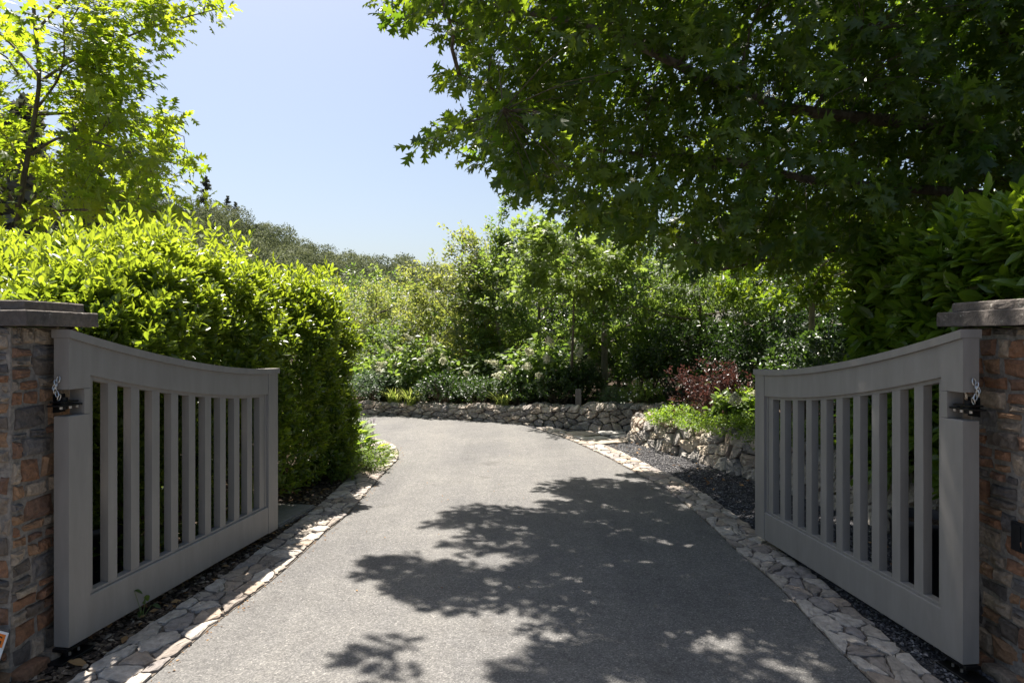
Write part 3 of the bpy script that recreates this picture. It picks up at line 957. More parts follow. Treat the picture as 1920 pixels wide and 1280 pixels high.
g = GB(); g.box(-.30, .30, -.36, .36, .0, .045)
g = GB()
bx = [(-.27, -.33), (.27, -.33), (.27, .33), (-.27, .33)]
V = [(x, y, 0) for x, y in bx] + [(x, y, .034) for x, y in bx] + [(x * .97, y * .975, .042) for x, y in bx] 
g.add(V, [[(0, 1, 5, 4), (1, 2, 6, 5), (2, 3, 7, 6), (3, 0, 4, 7), (4, 5, 9, 8), (5, 6, 10, 9), (6, 7, 11, 10), (7, 4, 8, 11), (8, 9, 10, 11)]])
lid = thing("utility_cover", "flat concrete utility cover set in the mulch past the left gate", "cover", (-2.14, 6.0, 0))
g.build("lid", M['concrete'], lid)
g = GB(); g.box(-.285, .285, -.345, .345, .001, .026); g.build("rim", M['mortar_dark'], lid)
lid.rotation_euler.z = math.radians(-9)

px_ = P(1086, 746, 11.6)
root = thing("wooden_post", "short weathered square post behind the far stone wall", "post", (px_[0], 11.75, .36))
g = GB()
V = [(x, y, z) for z in (-.1, .30) for x, y in ((-.045, -.045), (.045, -.045), (.045, .045), (-.045, .045))] + [(x, y, .315) for x, y in ((-.034, -.034), (.034, -.034), (.034, .034), (-.034, .034))]
g.add(V, [[(0, 1, 5, 4), (1, 2, 6, 5), (2, 3, 7, 6), (3, 0, 4, 7), (4, 5, 9, 8), (5, 6, 10, 9), (6, 7, 11, 10), (7, 4, 8, 11), (8, 9, 10, 11)]])
g.build("shaft", M['post'], root)

# flagstones at the corner of the near wall
rng = np.random.RandomState(9)
fl_px = [[(1060, 812), (1110, 811), (1128, 817), (1090, 821), (1064, 817)],
         [(1116, 812), (1163, 811), (1178, 815), (1134, 819)],
         [(1072, 820), (1094, 823), (1132, 820), (1150, 825), (1110, 829), (1088, 827)],
         [(1140, 820), (1180, 816), (1184, 822), (1156, 825)],
         [(1096, 831), (1152, 827), (1178, 825), (1180, 831), (1140, 835), (1108, 836)],
         [(1046, 810), (1056, 813), (1064, 820), (1056, 817)]]
fl_lab = ["wide pale flagstone nearest the far wall base", "flagstone at the foot of the corner where the two walls meet",
          "largest flagstone in the middle of the paving beside the edging", "small square flagstone against the end of the near wall",
          "flagstone bordering the dark gravel, nearest the camera", "narrow flagstone at the far tip of the paving by the edging"]
for pp, lab in zip(fl_px, fl_lab):
    w = np.array([G(*p) for p in pp])
    c = w.mean(0)
    g = GB()
    stones(g, [w - c], lambda u, v, h: np.stack([u, v, .026 + h], 1), rng, .012, .012, .03, 1, .01, .002)
    o = g.build("flagstone", M['flag'])
    o.location = (c[0], c[1], 0)
    tag(o, lab, "flagstone", "flagstones at the wall corner")

# loose gravel, mulch and litter
def scatter_ground(name, mat, label, poly, n, smin, smax, seed, flat=.55, z=.006, dens=None):
    rng = np.random.RandomState(seed)
    poly = np.array(poly)
    lo, hi = poly.min(0), poly.max(0)
    p = rng.uniform(0, 1, (n * 4, 2)) * (hi - lo) + lo
    keep = inpoly(p[:, 0], p[:, 1], poly)
    if dens is not None:
        keep &= rng.rand(len(p)) < dens(p)
    p = p[keep][:n]
    m = len(p)
    tv = np.array([(1, 0, 0), (.3, .9, .1), (-.8, .5, 0), (-.7, -.6, .1), (.4, -.9, 0), (.1, .1, .9), (-.2, -.1, -.6)], float)
    tf = [[(0, 1, 5), (1, 2, 5), (2, 3, 5), (3, 4, 5), (4, 0, 5), (1, 0, 6), (2, 1, 6), (3, 2, 6), (4, 3, 6), (0, 4, 6)]]
    a = rng.uniform(0, 6.28, m)
    ax = np.stack([np.cos(a), np.sin(a), rng.normal(size=m) * .25], 1)
    nm = np.stack([rng.normal(size=m) * .3, rng.normal(size=m) * .3, np.ones(m)], 1)
    tv2 = tv * np.array([1, .7, flat])
    g = GB()
    g.leaves((tv2, tf), np.concatenate([p, np.full((m, 1), z)], 1), ax, nm, rng.uniform(smin, smax, m) * .5, rng.rand(m))
    return tag(g.build(name, mat), label, name.replace("_", " "), None, 'stuff')

er = ER[(ER[:, 1] > 2.2) & (ER[:, 1] < 11.6)]
gpoly = [(x + .34, y) for x, y in er] + [(2.0, 11.0), (1.95, 10.3)] + [(x - .02, y) for x, y in NEARW[2:]] + [(2.3, 2.2)]
scatter_ground("gravel", M['gravel'], "loose dark grey gravel between the right edging and the rubble wall", gpoly, 26000, .012, .034, 3, .6, .010)
el = EL[(EL[:, 1] > 2.0) & (EL[:, 1] < 10.5)]
mpoly = [(x - .37, y) for x, y in el] + [(-3.2, 10.6), (-3.4, 2.0)]
scatter_ground("bark_mulch", M['chips'], "dark bark mulch on the ground under the left hedge", mpoly, 24000, .015, .055, 4, .3, .010)
def litter(name, label, poly, n, seed, z=.02, mat='dry_leaf', s0=.03, s1=.07):
    rng = np.random.RandomState(seed)
    poly = np.array(poly); lo, hi = poly.min(0), poly.max(0)
    p = rng.uniform(0, 1, (n * 4, 2)) * (hi - lo) + lo
    p = p[inpoly(p[:, 0], p[:, 1], poly)][:n]
    m = len(p); a = rng.uniform(0, 6.28, m)
    g = GB()
    g.leaves(OVATE, np.concatenate([p, np.full((m, 1), z)], 1), np.stack([np.cos(a), np.sin(a), rng.normal(size=m) * .2 + .1], 1), np.stack([rng.normal(size=m) * .35, rng.normal(size=m) * .35, np.ones(m)], 1), rng.uniform(s0, s1, m), rng.rand(m))
    return tag(g.build(name, M[mat]), label, "leaf litter", None, 'stuff')
litter("leaf_litter", "scattered dry brown leaves lying on the mulch by the left gate", mpoly, 900, 8, .024)
litter("leaf_litter", "a few dry leaves lying on the dark gravel on the right", gpoly, 160, 18, .024)
elo = EL[(EL[:, 1] > 2.4) & (EL[:, 1] < 10)]
litter("leaf_litter", "small dry leaf bits and grit caught along the left edge of the asphalt", [(x + .0, y) for x, y in elo] + [(x + .07, y) for x, y in elo[::-1]], 260, 28, .0135, 'dry_leaf', .008, .022)
litter("leaf_litter", "sparse small dry leaf bits lying on the driveway asphalt", [(x + .05, y) for x, y in elo] + [(1.6, 10), (1.7, 2.4)], 60, 38, .014, 'dry_leaf', .008, .024)
g = GB()
g.leaves(BROAD, np.array([[0., 0, 0]]), np.array([[1., .15, .0]]), np.array([[0.1, -.2, 1.]]), np.array([.085]), np.array([.75]))
o = g.build("fallen_leaf", M['dry_leaf']); o.location = (*G(128, 1252), .03)
tag(o, "single curled orange brown leaf lying below the foot of the left gate", "leaf")

# ------------------------------------------------------------------ hedges
def hedge_points(rng, x0, x1, y0, y1, z0, z1, dens, faces, amp=.10, k=0., round_=.25):
    """points and outward directions over the chosen faces of a clipped hedge body"""
    P_, N_ = [], []
    for f in faces:
        if f in ('x0', 'x1'):
            n = int(dens * (y1 - y0) * (z1 - z0)); a = rng.uniform(y0, y1, n); b = z0 + (z1 - z0) * rng.uniform(0, 1, n)
            p = np.stack([np.full(n, x0 if f == 'x0' else x1), a, b], 1); d = np.array([-1. if f == 'x0' else 1., 0, 0])
        elif f in ('y0', 'y1'):
            n = int(dens * (x1 - x0) * (z1 - z0)); a = rng.uniform(x0, x1, n); b = z0 + (z1 - z0) * rng.uniform(0, 1, n)
            p = np.stack([a, np.full(n, y0 if f == 'y0' else y1), b], 1); d = np.array([0, -1. if f == 'y0' else 1., 0])
        else:
            n = int(dens * (x1 - x0) * (y1 - y0)); a = rng.uniform(x0, x1, n); b = rng.uniform(y0, y1, n)
            p = np.stack([a, b, np.full(n, z1)], 1); d = np.array([0, 0, 1.])
        P_.append(p); N_.append(np.broadcast_to(d, p.shape).copy())
    p = np.concatenate(P_); d = np.concatenate(N_)
    # round the edges: pull towards a smaller box
    lo = np.array([x0, y0, z0 - 1]) + round_; hi = np.array([x1, y1, z1]) - round_
    core = np.clip(p, lo, hi)
    v = p - core
    L = np.linalg.norm(v, axis=1, keepdims=True)
    d2 = np.where(L > 1e-6, v / np.maximum(L, 1e-6), d)
    p = core + d2 * round_
    p = p + d2 * (amp * wob(p, 1.9, k) + amp * .6 * wob(p, 5.2, k + 1))[:, None]
    p -= d2 * (np.abs(rng.normal(size=len(p))) * .09)[:, None]
    return p, d2

# left hedge
rng = np.random.RandomState(101)
root = thing("clipped_hedge", "tall bright green glossy hedge behind the left gate, yellow new shoots on top", "hedge", (-3.2, 6.2, 0))
g = GB()
hx0, hx1, hy0, hy1, hz1 = -6.4, -2.06, 3.85, 8.45, 2.30
p, d = hedge_points(rng, hx0, hx1, hy0, hy1, .18, hz1, 360, ('x1', 'y0', 'y1', 'top'), .13, .3, .72)
def hedge_fit(q):                                 # the clipped body steps back behind the open gate and sits lower near the road
    sh = np.clip((5.75 - q[:, 1]) / .6, 0, 1) * .10 - np.clip((q[:, 1] - 5.9) / 1.2, 0, 1) * .19
    q[:, 0] -= np.where(q[:, 0] > -3.2, sh, 0)
    lim = -2.155 + .15 * (q[:, 1] - 3.32) - .082 - .10
    q[:, 0] = np.where(q[:, 1] < 5.55, np.minimum(q[:, 0], lim), q[:, 0])
    t = np.clip(q[:, 2] - 1.4, 0, .9) / .9
    x_, y_ = q[:, 0], q[:, 1]
    dz = .09 * np.sin(y_ * 2.1 + x_ * 1.3 + .4) + .07 * np.sin(y_ * 4.7 - x_ * 2.9) + .10 * np.exp(-((y_ - 5.0) / .6) ** 2)
    dz += -.06 - .14 * np.clip((5.9 - y_) / .6, 0, 1) - .20 * np.clip((-2.75 - x_) / .6, 0, 1) * np.clip((5.2 - y_) / .6, 0, 1) - .10 * np.clip((4.6 - y_) / .5, 0, 1) - .22 * np.clip((y_ - 6.6) / 1.4, 0, 1)
    q[:, 2] += dz * t
    return q
p = hedge_fit(p)
keep = (p[:, 0] > -5.6) & ~((p[:, 2] < .55) & (rng.rand(len(p)) < .55) & (p[:, 1] < 7.0))
p, d = p[keep], d[keep]
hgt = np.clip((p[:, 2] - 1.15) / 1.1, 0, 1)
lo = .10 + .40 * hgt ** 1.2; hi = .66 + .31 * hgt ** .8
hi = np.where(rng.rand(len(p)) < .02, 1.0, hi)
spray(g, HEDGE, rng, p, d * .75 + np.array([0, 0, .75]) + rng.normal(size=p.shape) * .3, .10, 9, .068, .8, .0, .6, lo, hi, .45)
# sprouting new growth along the top
n = 1000
q = np.stack([rng.uniform(hx0 + .9, hx1 - .05, n), rng.uniform(hy0, hy1 - .1, n)], 1)
m = wob(np.stack([q[:, 0], q[:, 1], 0 * q[:, 0]], 1), 1.6, 2) + rng.normal(size=n) * .35
q = q[m > -.1]; m = m[m > -.1]
ln = np.clip(.09 + .14 * m + rng.exponential(.05, len(q)), .07, .46)
c = np.concatenate([q, np.full((len(q), 1), hz1 - .04)], 1)
c = hedge_fit(c)
ln *= .75 + .6 * np.exp(-((c[:, 1] - 4.9) / .7) ** 2)
c[:, 2] += ln * .5
spray(g, HEDGE, rng, c, np.array([0, 0, 1.]) + rng.normal(size=c.shape) * np.array([.22, .22, 0]), ln, 12, .066, .6, -.05, .3, .55, .95, .35)
# inner leaves
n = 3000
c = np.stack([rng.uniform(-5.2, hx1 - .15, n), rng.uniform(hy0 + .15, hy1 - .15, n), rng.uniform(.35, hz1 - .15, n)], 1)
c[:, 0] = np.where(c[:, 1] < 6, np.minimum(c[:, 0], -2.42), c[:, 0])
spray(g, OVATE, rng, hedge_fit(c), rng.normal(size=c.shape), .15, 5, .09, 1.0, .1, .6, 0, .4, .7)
g.build("foliage", M['lf_hedge'], root)
g = GB()
for _ in range(110):
    x, y = rng.uniform(-4.6, -2.55), rng.uniform(4.2, 8.0)
    e = np.array([min(x + rng.normal() * .3, -2.5), np.clip(y + rng.normal() * .3, 4.1, 8.1), rng.uniform(1.3, 2.0)])
    g.tube(curve_pts((x, y, 0), e, .04, 6, rng), np.linspace(rng.uniform(.012, .03), .006, 6), 6)
g.build("stems", M['stem'], root)
localise(root)

# laurel hedge on the right
rng = np.random.RandomState(102)
root = thing("laurel_hedge", "large leaved dark green laurel hedge rising behind the right pillar", "hedge", (4.2, 5.0, 0))
g = GB()
lx0, lx1, ly0, ly1, lz1 = 3.02, 6.2, 3.75, 6.15, 2.34
p, d = hedge_points(rng, lx0, lx1, ly0, ly1, .45, lz1, 130, ('x0', 'y0', 'y1', 'top'), .12, 1.3, .25)
keep = p[:, 0] < 5.4
p, d = p[keep], d[keep]
spray(g, LAUREL, rng, p, d * .7 + np.array([0, 0, .55]) + rng.normal(size=p.shape) * .35, .20, 8, .145, .85, .08, .8, .0, .95, .5, .3)
n = 130
c = np.stack([rng.uniform(lx0 + .1, 5.2, n), rng.uniform(ly0, ly1, n), rng.uniform(lz1, lz1 + .13, n)], 1)
spray(g, LAUREL, rng, c, np.array([0, 0, 1.]) + rng.normal(size=c.shape) * .35, .24, 9, .15, .8, .0, .6, .4, 1., .45)
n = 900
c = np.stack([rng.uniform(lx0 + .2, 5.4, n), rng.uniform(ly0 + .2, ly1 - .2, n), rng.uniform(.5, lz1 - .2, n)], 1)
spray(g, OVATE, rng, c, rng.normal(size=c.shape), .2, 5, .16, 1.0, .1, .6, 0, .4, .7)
g.build("foliage", M['lf_laurel'], root)
g = GB()
for _ in range(40):
    x, y = rng.uniform(3.2, 5.0), rng.uniform(3.9, 6.0)
    e = np.array([x + rng.normal() * .35, y + rng.normal() * .3, rng.uniform(1.4, 2.2)])
    g.tube(curve_pts((x, y, .2), e, .04, 6, rng), np.linspace(rng.uniform(.015, .035), .007, 6), 6)
g.build("stems", M['stem'], root)
localise(root)

# ------------------------------------------------------------------ the two oaks
def twig_dir(c, hub, rng, up=.1):
    return nrm(c - hub) + np.array([0, 0, up]) + rng.normal(size=c.shape) * .35

# big oak on the right: crown hangs over the drive, shade falls on the asphalt
rng = np.random.RandomState(201)
view_poly = [(200, -2500), (520, -170), (625, -60), (716, -4), (722, 38), (790, 55), (850, 72), (868, 100), (850, 150), (862, 190), (806, 232), (800, 262), (865, 290), (935, 330), (990, 372), (1050, 392), (1105, 430),
             (1185, 462), (1290, 482), (1400, 508), (1500, 500), (1570, 455), (1640, 425), (1780, 405), (1960, 395), (2900, 420), (2900, -2500)]
S_ = lambda *a: [G(*p) for p in a]
shade_poly = S_((650, 1000), (725, 990), (805, 985), (850, 955), (930, 942), (1000, 958), (1085, 938), (1040, 908), (1110, 902), (1200, 894), (1262, 889), (1345, 880)) + [(3.2, 7.7), (5, 8.4), (12, 9.5), (12, -8), (-.4, -8), (-.75, 3.1)] + \
    S_((670, 1225), (705, 1205), (745, 1262), (850, 1268), (1000, 1240), (1125, 1212), (1175, 1195), (1090, 1180), (960, 1150), (850, 1130), (690, 1090), (652, 1066), (750, 1045), (695, 1020))
n = 160000
c = np.stack([rng.uniform(-3.6, 8.5, n), rng.uniform(5.0, 10.8, n), rng.uniform(1.9, 8.6, n)], 1)
px = CX + F * c[:, 0] / c[:, 1]; py = HZ - F * (c[:, 2] - EYE) / c[:, 1]
jx = rng.normal(size=(n, 2)) * 9
ok = inpoly(px + jx[:, 0], py + jx[:, 1], view_poly)
sx, sy = c[:, 0] + SHX * c[:, 2], c[:, 1] + SHY * c[:, 2]
ok &= inpoly(sx + rng.normal(size=n) * .05, sy + rng.normal(size=n) * .05, shade_poly)
hub = np.array([5.6, 7.4, 4.2])
ell = ((c[:, 0] - 4.6) / 8.2) ** 2 + ((c[:, 1] - 7.4) / 4.2) ** 2 + ((c[:, 2] - 3.8) / 5.8) ** 2
ok &= ell < 1
ok &= wob(c, 1.1, .7) + .5 * wob(c, 2.9, 2.) > -.35
fleck = wob(np.stack([sx, sy, 0 * sx], 1), 3.1, 1.7) + .4 * wob(np.stack([sx, sy, 0 * sx], 1), 7.3, .2)
ok &= fleck < .44
c = c[ok][:5000]
d = twig_dir(c, hub, rng, .05)
g = GB()
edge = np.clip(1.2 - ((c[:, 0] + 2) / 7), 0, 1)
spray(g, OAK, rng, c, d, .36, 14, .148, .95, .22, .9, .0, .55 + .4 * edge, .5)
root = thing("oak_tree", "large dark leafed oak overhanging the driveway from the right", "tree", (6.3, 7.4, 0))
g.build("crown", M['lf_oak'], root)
g = GB()
T0 = np.array([6.35, 7.5, .3])
limbs = [([T0, (6.3, 7.45, 1.6), (6.15, 7.4, 3.0), (6.1, 7.5, 4.6), (6.0, 7.6, 6.6)], .20, .05),
         ([(6.2, 7.4, 2.6), P(1920, 275, 7.2), P(1716, 229, 6.9), P(1590, 220, 6.7), P(1462, 203, 6.5), P(1350, 160, 6.4), P(1265, 120, 6.3), P(1150, 60, 6.4), P(980, 20, 6.7), P(800, 20, 6.9)], .095, .015),
         ([(6.25, 7.4, 2.0), P(1875, 368, 7.0), P(1700, 352, 6.9), P(1526, 343, 6.8), P(1380, 300, 6.8), P(1200, 290, 6.9), P(1000, 270, 7.0), P(860, 255, 7.0)], .07, .012),
         ([(6.15, 7.4, 3.2), (4.6, 6.4, 4.6), (2.9, 5.9, 5.3), (1.0, 5.9, 5.8), (-.8, 6.5, 6.0)], .08, .015),
         ([(6.15, 7.4, 3.0), (4.6, 8.6, 4.0), (2.6, 8.9, 4.2), (1.2, 8.7, 4.1)], .07, .012),
         ([(6.2, 7.4, 2.3), (4.6, 8.4, 2.7), (3.4, 8.6, 2.6), (2.6, 8.4, 2.4)], .05, .012)]
limb_tubes(g, limbs, rng, c, 130, .022, .0055)
g.build("trunk", M['bark'], root)
localise(root)

# left oak, lit from behind
rng = np.random.RandomState(202)
D0 = 10.5
crown_poly = [(-700, -700), (470, -700), (452, -30), (436, 22), (395, 62), (335, 95), (318, 140), (262, 170), (280, 192), (345, 208), (350, 232), (318, 250), (335, 268), (365, 285), (360, 330), (330, 352), (376, 372), (368, 412), (300, 432), (150, 450), (-700, 480)]
limb_px = [[(8, 640), (25, 480), (45, 330), (66, 215), (78, 150), (66, 60), (58, -60), (60, -200)],
           [(78, 152), (130, 115), (205, 82), (300, 45), (420, 14)], [(78, 150), (30, 90), (-30, 40), (-130, -20)], [(72, 200), (110, 150), (122, 100), (118, 30)],
           [(76, 215), (140, 212), (200, 225), (262, 232), (335, 225)], [(58, 290), (110, 255), (170, 262), (250, 290), (345, 310)], [(40, 400), (90, 340), (160, 320), (240, 318), (340, 330)],
           [(35, 430), (100, 395), (180, 392), (270, 398), (362, 395)], [(50, 320), (10, 250), (-60, 210), (-150, 190)], [(40, 400), (0, 340), (-80, 310), (-200, 300)], [(66, 60), (130, -10), (220, -60), (380, -90)], [(60, -40), (-60, -90), (-160, -130)]]
dd = [0, 0, .3, -.5, .5, -.4, .5, -.3, .4, -.5, .4, -.3]
limbs = []
for k, pp in enumerate(limb_px):
    pts = [P(a, b, D0 + dd[k] * q) for q, (a, b) in enumerate(pp)]
    limbs.append((np.array(pts), .062 if k == 0 else .024, .016 if k == 0 else .006))
limbs[0][0][0] = (limbs[0][0][1][0] - .15, D0, 0.)
n = 9000
L_ = np.concatenate([smooth_path(p, 30)[(10 if k == 0 else 4):] for k, (p, a, b) in enumerate(limbs)])
c = L_[rng.randint(0, len(L_), n)] + rng.normal(size=(n, 3)) * np.array([.48, .75, .34]) + np.array([0, 0, .06])
px = CX + F * c[:, 0] / c[:, 1]; py = HZ - F * (c[:, 2] - EYE) / c[:, 1]
ok = inpoly(px + rng.normal(size=n) * 6, py + rng.normal(size=n) * 6, crown_poly) & (c[:, 1] > 9.0)
ok &= wob(c, 1.5, 4.) > -.45
ok &= (np.abs(px - np.interp(py, [-200, 60, 150, 330, 480], [60, 66, 78, 45, 25])) > 70) | (rng.rand(n) < .35)
c = c[ok][:700]
g = GB()
spray(g, OAK, rng, c, nrm(c - np.array([-7.2, D0, 4])) + np.array([0, 0, .1]) + rng.normal(size=c.shape) * .4, .36, 9, .195, .95, .2, .9, .0, 1., .5)
root = thing("oak_tree", "slender young oak with bright lobed leaves rising above the left hedge", "tree", (limbs[0][0][0][0], D0, 0))
g.build("crown", M['lf_oak_bright'], root)
g = GB()
limb_tubes(g, limbs, rng, c, 70, .014, .006)
g.build("trunk", M['bark'], root)
localise(root)

# ------------------------------------------------------------------ trees and shrubs beyond the drive
def tree(name, label, x, y, h, rx_, rz_, zc, mat, n, k, leaf, seed, tmpl=OVATE, trunk_r=.06, bark='bark', shape='oval', leader=0, group=None, droop=.2, clear=None, up=.8, zz=None, lean=0., gaps=-.5, rlo=0., rhi=.96):
    """trunk with limbs and a crown of leaf sprays; crown centre zc, radii rx_, rz_ (metres above the base)"""
    rng = np.random.RandomState(seed)
    z0 = bank_z(x, y) - .05 if zz is None else zz
    root = thing(name, label, "tree", (x, y, z0), group)
    d = nrm(rng.normal(size=(n * 3, 3)))
    rr = rng.uniform(.25, 1.0, n * 3) ** .5
    lump = 1 + .20 * wob(d * 1.7, 1.4, seed) + .10 * wob(d * 4, 1.4, seed + 2)
    c = d * rr[:, None] * lump[:, None]
    if shape == 'cone':
        c[:, :2] *= (np.clip(1.15 - (c[:, 2:3] + 1) * .40, .2, 1.2))
    c = c * np.array([rx_, rx_, rz_]) + np.array([0, 0, zc])
    sub = c[:max(14, n // 11)]
    c = sub[rng.randint(0, len(sub), n * 2)] + np.clip(rng.normal(size=(n * 2, 3)), -2, 2) * np.array([.15 * rx_, .15 * rx_, .085 * rx_])
    c = c[(wob(c, 1.9 / max(.6, rx_), seed * 1.3) > gaps) & (c[:, 2] > .15)][:n]
    if leader:
        m = leader
        t = rng.uniform(0, 1, m)
        c = np.concatenate([c, np.stack([rng.normal(size=m) * .14 * (1.1 - t), rng.normal(size=m) * .14 * (1.1 - t), zc + rz_ * .8 + t * (h - zc - rz_ * .8)], 1)])
    f = GB()
    dv = nrm(c - np.array([0, 0, zc - rz_ * .5])) * np.array([1, 1, .6]) + np.array([0, 0, .25]) + rng.normal(size=c.shape) * .35
    spray(f, tmpl, rng, c, dv, leaf * 2.6, k, leaf, .9, droop, up, rlo, rhi, .5)
    f.build("crown", M[mat], root)
    g = GB()
    top = np.array([lean, 0, min(h * .93, zc + rz_ * .8)])
    limbs = [(np.array([(0, 0, -.15), (lean * .2, 0, h * .22), (lean * .6 + rng.normal() * .03, rng.normal() * .03, h * .5), top]), trunk_r, trunk_r * .25)]
    for q in range(7):
        b = zc - rz_ * .75 + rz_ * 1.2 * q / 7
        a = q * 2.4 + seed
        e = np.array([math.cos(a) * rx_ * .75, math.sin(a) * rx_ * .75, b + rz_ * .35])
        limbs.append((np.array([(lean * b / h, 0, max(.2, b)), (e[0] * .5, e[1] * .5, b + rz_ * .12), e]), trunk_r * .45, trunk_r * .1))
    limb_tubes(g, limbs, rng, c, min(60, n // 6), trunk_r * .22, trunk_r * .08, twig=False)
    g.build("trunk", M[bark], root)
    return root

def at(px, d):
    return (px - CX) / F * d

GT = "young trees in the planting beyond the driveway"
def top_h(py, d, x):
    return EYE + (HZ - py) / F * d - bank_z(x, d)
def T(px, ptop, d, rx_, pbot, mat, n, k, leaf, seed, label, **kw):
    """crown between rows ptop and pbot of the photograph at distance d"""
    x = at(px, d); zt = top_h(ptop, d, x); zb_ = top_h(pbot, d, x)
    lead = kw.pop('leadtop', None)
    h = top_h(lead, d, x) if lead else zt
    return tree(kw.pop('name', "young_tree"), label, x, d, h, rx_, (zt - zb_) / 2, (zt + zb_) / 2, mat, n, k, leaf, seed, group=kw.pop('group', GT), **kw)

T(868, 400, 15.8, 1.5, 690, 'lf_gold', 900, 11, .095, 301, "golden green pyramidal young tree with a reddish tip, beyond the far wall", shape='cone', trunk_r=.055, bark='bark_pale', gaps=-.4)
T(945, 420, 15.0, 1.15, 690, 'lf_mid', 950, 11, .09, 302, "slim green young tree with a tall thin leader, right of the golden pyramidal tree", shape='cone', trunk_r=.05, leadtop=368, leader=26, lean=-.3, bark='bark_pale', gaps=-.4)
T(1133, 400, 13.6, 1.35, 640, 'lf_mid', 560, 12, .11, 303, "broad young tree with a thick pale trunk standing behind the wooden post", tmpl=OVATE, trunk_r=.085, bark='bark_pale', gaps=-.35)
T(1072, 405, 12.7, 1.25, 560, 'lf_mid', 260, 11, .15, 304, "small oak with pale sunlit lobed leaves under the edge of the big crown", tmpl=OAK, trunk_r=.035, gaps=-.2, rlo=.45, name="oak_tree")
T(1310, 500, 12.6, 1.3, 610, 'lf_mid', 420, 12, .11, 305, "bright green tree with drooping narrow leaves left of the slender trunk", tmpl=LANCE, droop=.7, trunk_r=.05, gaps=-.1)
T(1522, 380, 11.2, 1.5, 560, 'lf_oak', 520, 12, .12, 306, "slender trunked tree standing straight above the top of the right gate", trunk_r=.075, bark='bark_pale', gaps=-.3)
T(705, 520, 19.0, 1.5, 700, 'lf_gold', 560, 11, .09, 307, "rounded golden green tree showing past the end of the left hedge", gaps=-.55, trunk_r=.06)
T(775, 520, 21.0, 1.5, 690, 'lf_gold', 560, 11, .09, 308, "rounded olive green tree left of the golden pyramidal tree", gaps=-.55, trunk_r=.06, rhi=.8)
T(640, 535, 20.0, 1.5, 710, 'lf_mid', 420, 11, .09, 309, "rounded tree half hidden behind the end of the left hedge", gaps=-.55, trunk_r=.06)
T(735, 585, 17.0, 1.2, 720, 'lf_mid', 480, 11, .085, 310, "low green tree in front of the two rounded trees", gaps=-.55, trunk_r=.05)
T(815, 560, 17.5, 1.1, 705, 'lf_gold', 440, 11, .085, 311, "pale olive low tree below the golden pyramidal tree", gaps=-.5, trunk_r=.05)
T(1010, 450, 18.5, 1.8, 700, 'lf_mid', 620, 11, .10, 312, "dense green tree behind the gap between the slim tree and the small oak", gaps=-.6, trunk_r=.07)
T(905, 520, 18.0, 1.3, 700, 'lf_dark', 520, 11, .09, 313, "dark green tree filling the gap behind the slim tree", gaps=-.6, trunk_r=.06)
T(1210, 420, 17.5, 1.9, 700, 'lf_dark', 760, 12, .11, 314, "large dark tree behind the broad young tree", gaps=-.6, trunk_r=.08)
T(1400, 400, 17.0, 2.0, 710, 'lf_dark', 800, 12, .11, 315, "large dark evergreen behind the drooping bright green tree", gaps=-.65, trunk_r=.09)
T(1610, 360, 15.5, 2.1, 720, 'lf_dark', 800, 12, .11, 316, "large dark evergreen right of the slender trunk", gaps=-.65, trunk_r=.09)
T(1800, 330, 14.5, 2.1, 700, 'lf_dark', 650, 12, .12, 317, "large dark evergreen behind the laurel hedge", gaps=-.65, trunk_r=.09)
T(1160, 560, 14.8, 1.1, 700, 'lf_dark', 460, 11, .09, 318, "dark bushy tree right behind the thick pale trunk", gaps=-.65, trunk_r=.05)
T(1450, 545, 13.2, 1.2, 690, 'lf_dark', 420, 11, .095, 319, "mid green bushy tree between the drooping tree and the slender trunk", gaps=-.3, trunk_r=.05, rhi=.7)  # dark leaf colour stands in for shade on the crown
T(570, 560, 24.0, 2.0, 720, 'lf_mid', 420, 11, .10, 320, "green tree far behind the middle of the left hedge", gaps=-.6, trunk_r=.07)

for q, (px_, pt, d_, r_, pb, mt, lab) in enumerate([
        (690, 515, 27, 2.6, 700, 'lf_mid', "wide green tree far behind the two rounded trees, near the foot of the hill"),
        (850, 500, 25, 2.5, 700, 'lf_dark', "dark tree far behind the golden pyramidal tree"),
        (985, 470, 24, 2.4, 700, 'lf_dark', "dark tree far behind the slim tree with the thin leader"),
        (1110, 430, 22, 2.4, 700, 'lf_dark', "dark tree far behind the thick pale trunk"),
        (1290, 420, 21, 2.4, 700, 'lf_dark', "dark tree far behind the drooping bright green tree"),
        (1500, 400, 20, 2.4, 700, 'lf_dark', "dark tree far behind the slender trunk"),
        (1720, 380, 19, 2.4, 700, 'lf_dark', "dark tree far behind the laurel hedge, left of the pillar")]):
    T(px_, pt, d_, r_, pb, mt, 900, 12, .15, 340 + q, lab, gaps=-.9, trunk_r=.11, name="screen_tree", group="dense screen trees at the back of the planting")

